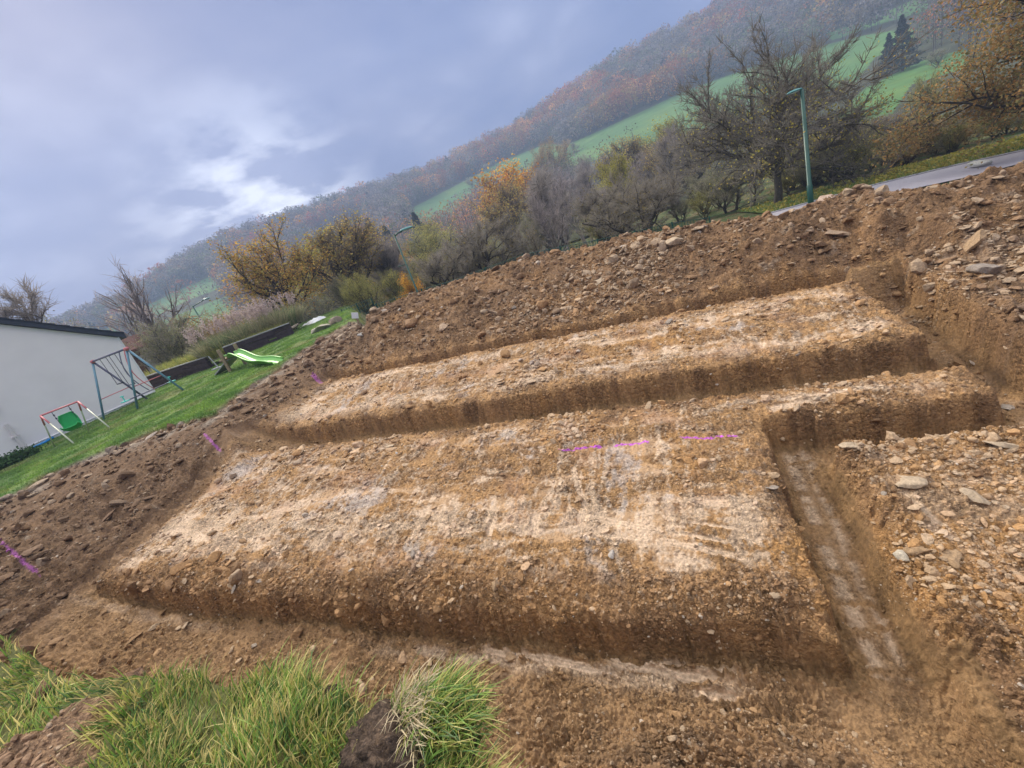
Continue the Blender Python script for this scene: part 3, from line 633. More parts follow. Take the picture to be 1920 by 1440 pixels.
for b_, t_, D_, lab in [((1692, 130), (1682, 32), 150, 'taller of two dark conifers between the right hand green fields'), ((1668, 140), (1656, 66), 155, 'shorter of two dark conifers between the right hand green fields'),
        ((790, 440), (764, 402), 120, 'dark blue green conifer at the left foot of the long green field'), ((738, 470), (708, 428), 110, 'dark conifer above the faded orange trees'), ((700, 440), (682, 412), 150, 'dark conifer on the slope above the ochre tree')]:
    plant_px('conifer', b_, t_, D_, lab, cat='conifer', wide=1.5, seed=0)
# the crowded belt beyond the mound
fx = [640, 700, 800, 900, 1000, 1100, 1200, 1300, 1400, 1500, 1600, 1700, 1800, 1900]; fy = [440, 455, 425, 415, 335, 310, 275, 235, 255, 230, 215, 205, 190, 150]
sx_ = [600, 700, 800, 900, 1000, 1100, 1200, 1330, 1500, 1600, 1700, 1900]; sy_ = [620, 582, 545, 510, 478, 460, 437, 415, 375, 350, 335, 290]
LAB = {'lemon': 'yellow green leaved tree in the belt', 'fan': 'thin bare tree in the belt', 'bare': 'bare grey tree in the crowded belt beyond the mound', 'upright': 'bare upright tree with pale stems in the crowded belt', 'apple': 'dark twiggy old fruit tree in the crowded belt', 'ochre': 'half bare ochre tree in the crowded belt', 'scrub': 'grey green scrub filling the foot of the tree belt', 'olive': 'olive bush in the crowded tree belt', 'rustbush': 'rusty brown bush in the crowded tree belt'}
rb = random.Random(11)
LM = [(720, 'behind the olive bush'), (790, 'behind the middle lamp post'), (860, 'behind the small leaning fruit tree'), (950, 'behind the spreading fruit tree'), (1020, 'behind the forked fruit tree'), (1070, 'behind the tall pale trunk'), (1150, 'behind the twisted fruit tree'), (1230, 'behind the tangled grey fruit tree'), (1330, 'left of the huge walnut'), (1420, 'behind the left limbs of the walnut'), (1500, 'behind the walnut trunk'), (1580, 'just right of the right lamp post'), (1690, 'above the left end of the road'), (1790, 'above the white boulder on the road'), (2000, 'under the brown leaved tree')]
SH = {'lemon': 'yellow green leaved tree', 'fan': 'thin pale bare tree', 'bare': 'bare grey tree', 'upright': 'pale bare upright tree', 'apple': 'dark twiggy fruit tree', 'ochre': 'half bare ochre tree', 'scrub': 'grey green scrub bush', 'olive': 'olive green bush', 'rustbush': 'rusty brown bush'}
BELT = []
def relabel(B, rows):
    from collections import defaultdict
    gd = defaultdict(list)
    for px, row, kk, o in B:
        lm = next(n_ for m_, n_ in rows['lm'] if px < m_); gd[(kk, row, lm)].append((px, o))
    for (kk, row, lm), it in gd.items():
        it.sort(key=lambda q: q[0]); n_ = len(it); w_ = [''] if n_ == 1 else (['left hand ', 'right hand '] if n_ == 2 else ['first from left ', 'second from left ', 'third from left ', 'fourth from left ', 'fifth from left ', 'sixth from left ', 'seventh from left ', 'eighth from left ', 'ninth from left ', 'tenth from left '])
        for (px, o), q in zip(it, w_): o['label'] = (q + SH[kk] + ', ' + rows[row] + ', ' + lm)
for i in range(215):
    row = i % 3; px = rb.uniform(650, 1900) if i < 150 else rb.uniform(1470, 1920)
    if row == 0: D_ = rb.uniform(26, 34); hf = rb.uniform(.25, .6)
    elif row == 1: D_ = rb.uniform(36, 55); hf = rb.uniform(.5, .95)
    else: D_ = rb.uniform(58, 110); hf = rb.uniform(.8, 1.02)
    if px > 1400: D_ = (rb.uniform(28.6, 31.5), rb.uniform(32, 40), rb.uniform(44, 85))[row]
    ys, yt = np.interp(px, sx_, sy_), np.interp(px, fx, fy); top_ = ys + (yt - ys) * hf
    kk = rb.choice(['bare', 'bare', 'fan', 'scrub', 'lemon', 'ochre', 'apple', 'bare', 'olive'] if row else ['scrub', 'scrub', 'bare', 'apple', 'olive'])
    if row == 0 and 900 < px < 1300 and rb.random() < .4: continue
    if kk == 'ochre' and rb.random() < .5: kk = 'bare'
    if px > 1480 and row == 0: hf = rb.uniform(.4, .75)
    if px > 1480 and row: hf = rb.uniform(.5, .9)
    top_ = ys + (yt - ys) * hf
    if px > 1480 and row == 0: kk = rb.choice(['scrub', 'scrub', 'rustbush', 'olive'])
    o = plant_px(kk, (px, ys), (px - (ys - top_) * .4, top_), D_, LAB[kk], cat='bush' if kk in ('scrub', 'olive', 'rustbush') else 'tree', group={'scrub': 'scrub in the tree belt', 'olive': 'olive bushes in the belt', 'rustbush': 'rusty bushes in the belt'}.get(kk, kk + ' trees in the belt'), wide=rb.uniform(.9, 1.5) if kk != 'upright' else rb.uniform(.9, 1.2)); BELT.append((px, row, kk, o))
relabel(BELT, {'lm': LM, 0: 'front row', 1: 'middle row', 2: 'back row'})
BELT = []
for i in range(26):
    px = rb.uniform(230, 640); D_ = rb.uniform(40, 75); kk = rb.choice(['scrub', 'bare', 'scrub', 'olive'])
    yt = np.interp(px, [230, 300, 400, 500, 640], [660, 640, 590, 560, 500]) + rb.uniform(0, 25)
    o = plant_px(kk, (px + 30, yt + 60), (px, yt), D_, {'scrub': 'grey green scrub below the left hand field', 'bare': 'small bare tree below the left hand field', 'olive': 'olive bush below the left hand field'}[kk], cat='bush' if kk != 'bare' else 'tree', group=kk + ' below the left field', wide=rb.uniform(1, 1.6)); BELT.append((px, 0 if D_ < 58 else 1, kk, o))
relabel(BELT, {'lm': [(320, 'just right of the house'), (400, 'around the thin far lamp'), (480, 'behind the orange brown bush'), (560, 'behind the golden tree'), (700, 'behind the ochre tree')], 0: 'nearer row', 1: 'farther row'})

for i, (px, py, hgt, kk, lab) in enumerate([(885, 352, 16, 'scrub', 'dark bush low in the middle of the long green field'), (897, 345, 13, 'scrub', 'small dark bush next to another low in the long green field'), (915, 322, 12, 'scrub', 'round bush above the orange tree in the long green field'), (925, 312, 10, 'scrub', 'tiny bush at the upper edge of the long green field'),
        (1062, 292, 20, 'rustbush', 'rusty bush at the middle of the long green field'), (1078, 286, 14, 'scrub', 'dark bush beside the rusty one in the long green field'), (1755, 128, 18, 'scrub', 'lone dark bush in the right hand lower green field'), (1610, 48, 22, 'rustbush', 'rusty bush at the left end of the highest right hand field')]):
    az_, s_ = azs(px, py); az_ = math.radians(az_); rr_ = np.linspace(70, 418, 500); hzz = hill_z(rr_ * math.sin(az_), rr_ * math.cos(az_)) / rr_; k_ = int(np.argmin(np.abs(hzz - s_))); D_ = float(rr_[k_])
    plant(kk, (D_ * math.sin(az_), D_ * math.cos(az_)), hgt / 807 * D_ * 1.1, lab, cat='bush', wide=1.3)

# ------------------------------------------------------------------ stones and clods
def ico():
    t = (1 + 5 ** .5) / 2; V = np.array([(-1, t, 0), (1, t, 0), (-1, -t, 0), (1, -t, 0), (0, -1, t), (0, 1, t), (0, -1, -t), (0, 1, -t), (t, 0, -1), (t, 0, 1), (-t, 0, -1), (-t, 0, 1)], float)
    Fc = [(0, 11, 5), (0, 5, 1), (0, 1, 7), (0, 7, 10), (0, 10, 11), (1, 5, 9), (5, 11, 4), (11, 10, 2), (10, 7, 6), (7, 1, 8), (3, 9, 4), (3, 4, 2), (3, 2, 6), (3, 6, 8), (3, 8, 9), (4, 9, 5), (2, 4, 11), (6, 2, 10), (8, 6, 7), (9, 8, 1)]
    V /= np.linalg.norm(V, axis=1)[:, None]; return V, np.array(Fc)
def subdiv(V, Fc):
    V = list(map(tuple, V)); mem = {}; out = []
    def m(a, b):
        k = (min(a, b), max(a, b))
        if k not in mem:
            q = (np.array(V[a]) + np.array(V[b])) / 2; q /= np.linalg.norm(q); V.append(tuple(q)); mem[k] = len(V) - 1
        return mem[k]
    for a, b, c in Fc:
        x, y, z = m(a, b), m(b, c), m(c, a); out += [(a, x, z), (b, y, x), (c, z, y), (x, y, z)]
    return np.array(V), np.array(out)
I0 = ico(); I1 = subdiv(*I0); I2 = subdiv(*I1); I3 = subdiv(*I2)
def rock_batch(pos, size, flat, colr, tmpl, g, planes=5, jit=.12):
    Vt, Ft = tmpl; n = len(pos); m = len(Vt)
    V = np.repeat(Vt[None], n, 0) * (1 + g.normal(size=(n, m, 1)) * jit)
    for _ in range(planes):
        a = g.normal(size=(n, 1, 3)); a /= np.linalg.norm(a, axis=2, keepdims=True); c = g.uniform(.45, .8, (n, 1, 1))
        dd = (V * a).sum(2, keepdims=True) - c; V = V - a * np.maximum(dd, 0)
    sc = np.stack([g.uniform(.75, 1.45, n), g.uniform(.6, 1.0, n), flat], 1)[:, None]; V = V * sc
    th = g.uniform(0, 6.28, n); ct, st = np.cos(th), np.sin(th); tl = g.normal(size=n) * .35
    x, y, z = V[..., 0], V[..., 1], V[..., 2]; x, z = x * np.cos(tl)[:, None] - z * np.sin(tl)[:, None], x * np.sin(tl)[:, None] + z * np.cos(tl)[:, None]
    x, y = x * ct[:, None] - y * st[:, None], x * st[:, None] + y * ct[:, None]
    V = np.stack([x, y, z], 2) * size[:, None, None] + pos[:, None]
    return V.reshape(-1, 3), (Ft[None] + (np.arange(n) * m)[:, None, None]).reshape(-1, 3), np.repeat(colr, m, 0)
def sample_site(n, g, a0=-64, a1=61, r0=.7, r1=17):
    az = np.radians(g.uniform(a0, a1, n)); r = np.exp(g.uniform(math.log(r0), math.log(r1), n)); return r * np.sin(az), r * np.cos(az), r
def rubble():
    A_ = Acc(); CL = [(pitp(*c_), rr_, w_) for c_, rr_, w_ in (((1180, 540), 1.1, 1), ((1210, 515), .8, 1), ((1330, 445), 1.0, .8), ((1060, 575), .7, .7), ((1700, 828), .35, 1), ((1800, 830), .3, 1), ((1640, 822), .18, 1), ((1780, 1060), .28, .9), ((1830, 1080), .3, .8), ((700, 838), .45, .8), ((1050, 788), .4, .9), ((560, 850), .5, .6), ((1000, 700), .5, .7), ((1550, 700), .6, .6), ((1850, 500), .7, 1), ((1880, 900), .3, .6), ((1000, 590), .8, .6), ((640, 640), .8, .7))]
    for nn, tm, lo, hi, ex in ((280000, I0, .0011, .0038, 1.6), (34000, I1, .004, .0085, 2.2), (7000, I1, .007, .016, 2.4)):
        x, y, r = sample_site(nn, rng); z, K, m = terrain(x, y); g = rng
        dens = .22 + .75 * m['front'] + .30 * m['loose'] + .45 * ss(.9, 1.0, m['u']) * (1 - ss(3.7, 3.9, m['v'])) - .25 * ss(-7.6, -8.4, m['u']) + .35 * ss(.0, .4, fbm(m['u'] * 1.2, m['v'] * 1.2, 3, 201)) * (1 - m['inside']) + .6 * ((m['tb'] > .02) & (m['tb'] < 1))
        dens = dens * np.where(m['inside'] > .3, .75, 1) * np.where((m['inside'] > .3) & (m['v'] < 2.2) & (m['tb'] >= 1), .45, 1); wall = (m['inside'] > .02) & (m['inside'] < .9)
        dens = np.where(wall, dens * .15, dens) * (.35 + 1.0 * ss(-.2, .35, fbm(m['u'] * 2.6, m['v'] * 2.6, 3, 202)))
        dens = dens * (1.0 if lo < .006 else (.25 + .75 * np.clip(m['front'] + m['loose'] + ss(.9, 1., m['u']) + 1.0 * (m['tb'] < 1), 0, 1)))
        dens[(m['lawn'] > .3) | (m['grass'] > .4) | (m['far'] > .3)] = 0
        cb = np.zeros(nn)
        for (cx_, cy_), rr_, w_ in CL: cb = np.maximum(cb, w_ * np.exp(-(((x - cx_) ** 2 + (y - cy_) ** 2) / rr_ ** 2) ** 1.5))
        dens = dens + cb * 1.3 * (m['lawn'] < .3)
        k = g.uniform(size=nn) < dens; cb = cb[k]; x, y, r, z, K = x[k], y[k], r[k], z[k], K[k]; n = len(x)
        size = np.clip(r, 1.6, 14) * (lo + (hi - lo) * g.uniform(size=n) ** ex)
        flat = np.where(g.uniform(size=n) < .45 + .3 * (m['scr'][k] > .5), g.uniform(.22, .42, n), g.uniform(.55, .9, n))
        t = g.uniform(size=n)[:, None]; pale = np.array([[.56, .44, .31]]); gy = np.array([[.42, .35, .28]])
        kc = K * g.uniform(.75, 1.25, (n, 1)); kc = np.where(t < .15 + .65 * cb[:, None], kc * .5 + pale * .5, kc); kc = np.where(t > .985, gy * g.uniform(.7, 1.4, (n, 1)), kc)
        V, Fc, kk = rock_batch(np.stack([x, y, z + size * flat * .35], 1), size, flat, kc, tm, g, 3 if tm is I0 else 5)
        A_.add(V, Fc, (0, 0, 0)); A_.K[-1] = kk
    tag(A_.build('rubble', M['rock']), kind='stuff', label='loose stones and clods strewn over the dug soil', cat='rubble')
rubble()
def stone(px, h, size, flat, colr, label, seed, name='stone', cat='stone', sc=(1, 1), rz=0, sink=.3, jit=.05, planes=14, bump=.05, group=None):
    p = unp(px[0], px[1], h, PITP[1], PITP[2]) if h is not None else onlawn(*px); g = np.random.default_rng(seed)
    z = zt(p[0], p[1]); V, Fc, kk = rock_batch(np.zeros((1, 3)), np.array([size]), np.array([flat]), np.array([colr]), I3, g, planes, 0)
    V = V * np.array([sc[0], sc[1], 1]); V[:, :2] *= (1 + .22 * noise(V[:, 0] / size * 1.1 + seed, V[:, 1] / size * 1.1, 4))[:, None]; nn = V / (np.linalg.norm(V, axis=1)[:, None] + 1e-9)
    V = V + nn * size * (bump + .03) * (fbm(V[:, 0] / size * 2.6 + seed, V[:, 1] / size * 2 + V[:, 2] / size * 1.7, 4, 3)[:, None])
    kk = np.clip(kk * .82 * (1 + .18 * noise(V[:, 0] / size * 4, V[:, 1] / size * 4 + V[:, 2] / size * 3, seed)[:, None]), 0, 1)
    c, s = math.cos(rz), math.sin(rz); V = V @ np.array([[c, s, 0], [-s, c, 0], [0, 0, 1]])
    o = mesh(name, V, [Fc], M['soil' if name == 'soil_clod' else 'rock'], kk, loc=(p[0], p[1], z + size * flat * (1 - 2 * sink))); return tag(o, label, cat, group)
PA, TN, GR, BR, DK = (.58, .45, .31), (.46, .31, .18), (.36, .30, .25), (.30, .19, .11), (.13, .09, .065)
for i, (px, sz, fl, c, lab) in enumerate([
  ((1702, 915), .115, .35, PA, 'large pale flat stone on the right block beside the narrow trench'),
  ((1692, 1040), .062, .6, (.66, .58, .45), 'whitish rounded stone on the right block below the large flat stone'),
  ((1826, 945), .085, .4, PA, 'buff slab right of the large pale flat stone'),
  ((1720, 1040), .07, .4, TN, 'tan slab lying just right of the whitish rounded stone'),
  ((1780, 1048), .085, .3, TN, 'thin tan slab near the right edge of the right block'),
  ((1605, 838), .12, .25, PA, 'tilted pale slab at the corner where the two right trenches meet'),
  ((1690, 825), .11, .2, PA, 'broken pale plate on the rim right of the tilted slab'),
  ((1880, 842), .12, .25, PA, 'long pale plate near the right edge on the rim'),
  ((1556, 436), .24, .3, (.55, .40, .30), 'long pinkish slab on top of the far mound below the lamp post'),
  ((1500, 440), .22, .3, PA, 'smaller pale slab left of the long pinkish one on the far mound'),
  ((1850, 518), .20, .5, GR, 'grey block lying in the rubble right of the far trench'),
  ((1830, 490), .16, .4, TN, 'tan rock stacked just above the grey block'),
  ((1275, 508), .20, .4, PA, 'pinkish pale rock on the far mound, above the third trench'),
  ((1125, 552), .17, .3, PA, 'small flat pale stone high on the far mound left of the rock heap'),
  ((775, 1042), .055, .45, GR, 'grey oval stone on the front slope of the main block'),
  ((930, 1170), .05, .6, TN, 'tan stone fallen at the foot of the front trench wall'),
  ((730, 838), .07, .35, PA, 'square cream stone on the back rim of the main block'),
  ((745, 852), .035, .6, (.72, .70, .66), 'small white stone beside the square cream one'),
  ((930, 1102), .065, .6, TN, 'tan lump on the front slope under the grey smear'),
  ((1148, 1048), .05, .6, (.58, .52, .46), 'pale lump on the front slope below the middle of the block'),
  ((1450, 918), .07, .3, GR, 'grey thin slab on the right end of the main block'),
  ((805, 975), .06, .35, TN, 'small tan plate in the middle of the main block')]):
    stone(px, -3.0, sz, fl, c, lab, 300 + i, rz=i * 1.3)
stone((152, 1262), None, .23, .42, (.36, .22, .14), 'big reddish brown clod lying on the grass edge at lower left', 351, 'soil_clod', 'clod', (1.25, .8), .2, .35, bump=.16)
stone((78, 1308), None, .10, .4, (.34, .21, .13), 'small reddish clod in the grass left of the big one', 352, 'soil_clod', 'clod', bump=.16)
stone((628, 1312), None, .07, .6, DK, 'dark ball of earth half hidden in the long grass', 353, 'soil_clod', 'clod', bump=.2)
stone((930, 1400), None, .15, .6, (.17, .115, .08), 'dark lump of topsoil right of the overturned turf', 354, 'soil_clod', 'clod', bump=.5, sink=.62)
stone((905, 1375), None, .09, .6, (.15, .10, .07), 'smaller dark crumb touching the overturned turf', 355, 'soil_clod', 'clod', bump=.4, sink=.5)
stone((604, 618), None, .38, .4, (.50, .45, .36), 'low pale boulder lying at the end of the garden wall', 356, 'boulder', 'boulder', (1.5, .8), .3, .4, planes=7)
stone((628, 606), None, .42, .55, (.46, .36, .28), 'rounded tan boulder where lawn, trees and dirt meet', 357, 'boulder', 'boulder', (1.2, .9), .3, .35, planes=6)
stone((552, 618), None, .35, .4, (.60, .52, .44), 'small pale boulder touching the dark timber wall end', 358, 'boulder', 'boulder')
stone((672, 614), -2.6, .16, .5, (.62, .60, .55), 'whitish stone at the left end of the mound crest', 359)
stone((1838, 311), None, .5, .3, (.72, .70, .55), 'flat whitish slab lying on the road edge', 360, 'boulder', 'boulder') if False else None
# ------------------------------------------------------------------ blades of grass
def blades(x, y, z, L, wdt, lean, ldir, kc, g, segs=4):
    n = len(x); t = np.linspace(0, 1, segs + 1)[None]; dx, dy = np.cos(ldir)[:, None], np.sin(ldir)[:, None]
    h = L[:, None] * (t - .38 * lean[:, None] * t ** 2.2); o = L[:, None] * lean[:, None] * (t ** 1.7) * .85
    X = x[:, None] + dx * o; Y = y[:, None] + dy * o; Z = z[:, None] + h
    fa = g.uniform(0, 6.28, n)[:, None]; ww = wdt[:, None] * (1 - t ** 1.6) ** .8 + .0004; sx, sy = np.cos(fa) * ww, np.sin(fa) * ww
    V = np.stack([np.stack([X - sx, Y - sy, Z], 2), np.stack([X + sx, Y + sy, Z], 2)], 2).reshape(-1, 3)
    b_ = (np.arange(n) * (segs + 1) * 2)[:, None, None]; j = (np.arange(segs) * 2)[None, :, None]; Q = (b_ + j + np.array([0, 1, 3, 2])[None, None]).reshape(-1, 4)
    tip = 1 + .35 * t[..., None] * (kc[:, None] > -1); K = np.repeat(kc[:, None] * tip, 2, 1).reshape(-1, 3)
    return V, Q, K
def gcol(n, g, straw=.2):
    pal = np.array([[.15, .27, .05], [.23, .33, .07], [.08, .16, .05], [.36, .37, .09]]); k = pal[g.integers(0, 4, n)] * g.uniform(.7, 1.25, (n, 1))
    s = g.uniform(size=n)[:, None] < straw; return np.where(s, np.array([[.60, .50, .20]]) * g.uniform(.6, 1.2, (n, 1)), k)
def near_grass():
    A_ = Acc(); g = rng
    x, y, r = sample_site(230000, g, -66, 30, .75, 7.5); z, K, m = terrain(x, y)
    dn = (.25 + .95 * ss(-.25, .3, fbm(x * 3.2, y * 3.2, 3, 210)))
    # bare brown patch at lower left
    tx, ty = onlawn(735, 1440)[:2]; k = (m['grass'] > .25) & (g.uniform(size=len(x)) < dn * .62) & (np.hypot(x - tx, y - ty) > .14); x, y, z, r = x[k], y[k], z[k], r[k]; n = len(x)
    cl = fbm(x * 2.2, y * 2.2, 2, 211); ld = 2.4 + 2.6 * cl + g.normal(size=n) * .55 + 6.28 * noise(x * .6, y * .6, 212)
    L = (.065 + .085 * g.uniform(size=n) ** 1.3) * (1 + .5 * cl); lean = np.clip(.62 + .38 * g.normal(size=n) + .5 * np.abs(cl), .05, 1.25)
    V, Q, Kk = blades(x, y, z - .01, L, g.uniform(.0016, .0036, n) * (.75 + r * .16), lean, ld, gcol(n, g, .30) * (1 + .35 * fbm(x * 1.7, y * 1.7, 2, 215))[:, None], g); A_.add(V, Q, (0, 0, 0)); A_.K[-1] = Kk
    tag(A_.build('grass', M['blade']), kind='stuff', label='long lush green grass with straw blades in the foreground', cat='grass')
    # turf far lawn
    A_ = Acc(); x, y, r = sample_site(420000, g, -64, -9, 9, 30); z, K, m = terrain(x, y); cl = fbm(x * 1.6, y * 1.6, 3, 213); k = (m['lawn'] > .5) & (g.uniform(size=len(x)) < .35 + .6 * ss(-.2, .3, cl)); x, y, z, r, K, cl = x[k], y[k], z[k], r[k], K[k], cl[k]; n = len(x)
    V, Q, Kk = blades(x, y, z - .01, g.uniform(.03, .075, n) * (1.1 + cl), np.full(n, .010), np.full(n, .6), g.uniform(0, 6.28, n), np.clip(K * g.uniform(.75, 1.7, (n, 1)), 0, 1) * np.array([[1, 1.1, .9]]), g, 1); A_.add(V, Q, (0, 0, 0)); A_.K[-1] = Kk
    tag(A_.build('lawn_grass', M['blade']), kind='stuff', label='short mown lawn around the swings', cat='grass')
    # verge by the road
near_grass()
def turf():
    p = onlawn(765, 1405); g = np.random.default_rng(77); z0 = zt(p[0], p[1]) - .06; t = thing('turf_clump', 'overturned clump of dark earth with roots and long grass at bottom centre', 'turf', (p[0], p[1], z0))
    Vt, Ft = subdiv(*I3); V = Vt * np.array([.24, .155, .14]); nn = Vt
    V = V + nn * (.05 * fbm(Vt[:, 0] * 2.4 + 5, Vt[:, 1] * 2.4 + Vt[:, 2] * 2, 4, 4) + .03 * np.abs(noise(Vt[:, 0] * 8, Vt[:, 1] * 8 + Vt[:, 2] * 7, 8)))[:, None]
    mesh('soil', V, [Ft], M['soil'], np.repeat([[.135, .095, .07]], len(V), 0) * (1 + .4 * noise(V[:, 0] * 25, V[:, 2] * 25 + V[:, 1] * 9, 2)[:, None]), t, loc=(0, 0, .05))
    n = 3000; a = g.uniform(0, 6.28, n); rr = np.sqrt(g.uniform(0, 1, n)); x = .25 * rr * np.cos(a) + .05; y = .17 * rr * np.sin(a) - .0; zz = .05 + .13 * np.sqrt(np.clip(1 - rr ** 2, 0, 1))
    k = (x + y * .6 > .02); x, y, zz = x[k], y[k], zz[k]; n = len(x); st = (x < .10) & (g.uniform(size=n) < .75)
    kc = gcol(n, g, .15); kc[st] = np.array([.52, .43, .28]) * g.uniform(.6, 1.2, (st.sum(), 1))
    V, Q, Kk = blades(x, y, zz, g.uniform(.05, .13, n), g.uniform(.0014, .0032, n), np.clip(1.0 + .35 * g.normal(size=n), .2, 1.6), -.35 + g.normal(size=n) * .8, kc, g)
    mesh('grass_tuft', V, [Q], M['blade'], Kk, t)
turf()

# ------------------------------------------------------------------ the house on the left
def house():
    a = onlawn(290, 736); b_ = onlawn(0, 871); d = np.array([a[0] - b_[0], a[1] - b_[1]]); L0 = np.linalg.norm(d); d /= L0   # wall runs a -> towards camera side
    nrm = np.array([d[1], -d[0]]);  # to the camera side
    if nrm @ np.array([-a[0], -a[1]]) < 0: nrm = -nrm
    def hz_(px, py, back=0):  # height & coordinate of a pixel on the wall plane
        r_ = ray(px, py); p0 = np.array([a[0], a[1]]) - nrm * back; t = (p0 @ nrm) / (r_[:2] @ nrm); P = r_ * t; return (P[:2] - a[:2]) @ d, P[2]
    se, ze = hz_(222, 632); sl_, zl = hz_(0, 607); slope = (zl - ze) / (se - sl_)
    half = 5.2; zr = ze + slope * half; z0 = a[2] - .6; depth = 9.0
    t = thing('house', 'white rendered house gable with dark slate roof edge at the left', 'house', (a[0], a[1], a[2]))
    def W(s, back, z): q = np.array([a[0], a[1]]) + d * s - nrm * back; return (q[0] - a[0], q[1] - a[1], z - a[2])
    A_ = Acc(); s0, s1 = 0, -2 * half
    V = [W(s0, 0, z0), W(s1, 0, z0), W(s1, 0, ze), W(-half, 0, zr), W(s0, 0, ze), W(s0, depth, z0), W(s1, depth, z0), W(s1, depth, ze), W(-half, depth, zr), W(s0, depth, ze)]
    A_.add(V, [[0, 1, 2, 3, 4], [9, 8, 7, 6, 5]]); A_.F[4] = [np.array([[0, 4, 9, 5], [1, 6, 7, 2]])]; A_.build('wall', M['render'], t)
    for sg in (0, 1):
        ev = (.25, ze - slope * .25 + .02) if sg == 0 else (-2 * half - .25, ze - slope * .25 + .02)
        R_ = Acc(); q = [W(ev[0], -.12, ev[1]), W(-half, -.12, zr + .02), W(-half, depth + .1, zr + .02), W(ev[0], depth + .1, ev[1])]; q2 = [(x, y, z + .20) for x, y, z in q]
        R_.add(q + q2, [[0, 1, 2, 3], [7, 6, 5, 4], [0, 4, 5, 1], [1, 5, 6, 2], [2, 6, 7, 3], [3, 7, 4, 0]])
        m = 16
        for i in range(m):  # slate courses along the verge
            f0, f1 = i / m, (i + 1) / m + .01; e0 = np.array(q2[0]) * (1 - f0) + np.array(q2[1]) * f0; e1 = np.array(q2[0]) * (1 - f1) + np.array(q2[1]) * f1; bk = np.array(q2[3]) - np.array(q2[0])
            up0 = np.array([0, 0, .055]); up1 = np.array([0, 0, .012]); n3 = np.array([nrm[0], nrm[1], 0]) * .03
            R_.add([e0 + n3, e1 + n3, e1 + n3 + up1, e0 + n3 + up0, e0 + bk, e1 + bk, e1 + bk + up1, e0 + bk + up0], [[0, 1, 2, 3], [3, 2, 6, 7], [4, 7, 6, 5], [0, 3, 7, 4]])
        R_.build('roof', M['slate'], t)
    s_, z_ = hz_(30, 820); P_ = Acc(); P_.tube([W(s_, -.09, a[2] - .1), W(s_, -.09, a[2] + 1), W(s_, -.09, ze + slope * s_ - .1)], .055, 8)
    P_.build('downpipe', M['pvc'], t)
    for zz in (.5, 1.6): Acc().box(W(s_, -.06, a[2] + zz), (.16, .16, .05)).build('pipe_bracket', M['pvc'], t)
    P_ = None; C_ = Acc(); c0, c1 = W(.02, -.012, z0), W(.02, -.012, ze); C_.tube([c0, c1], .035, 6); C_.build('corner_bead', M['white'], t)
    # plinth line
    Pl = Acc(); p0, p1 = np.array(W(.0, -.012, a[2] + .04)), np.array(W(-9, -.012, a[2] - .0)); Pl.tube([p0, p1], .02, 6); Pl.build('plinth_trim', M['white'], t)
    return W, a, d, nrm
HW, HA, Hd, Hn = house()
def wallp(s, back, z): q = HW(s, back, z); return np.array([q[0] + HA[0], q[1] + HA[1], q[2] + HA[2]])
def sag(p, q, s, n=10): p, q = np.array(p), np.array(q); return [p + (q - p) * t + np.array([0, 0, -s * 4 * t * (1 - t)]) for t in np.linspace(0, 1, n)]
p1 = onlawn(70, 838); p2 = onlawn(138, 812); p0 = onlawn(100, 826)
o = Acc().tube([np.array(q) + np.array([0, 0, .07]) for q in (onlawn(64, 843), onlawn(85, 833), onlawn(108, 820), onlawn(133, 808))], .045, 8).build('garden_hose', M['blue'], smooth=True); tag(o, 'thick bright blue hose lying along the foot of the house wall', 'hose')
q0, q1 = np.array(onlawn(140, 800)), np.array(onlawn(226, 764)); o = Acc().tube(sag(q0 + [0, 0, .42], q1 + [0, 0, .05], .06), .022, 6).build('garden_hose', M['dark'], smooth=True); tag(o, 'thin dark hose sagging along the house wall behind the swings', 'hose')
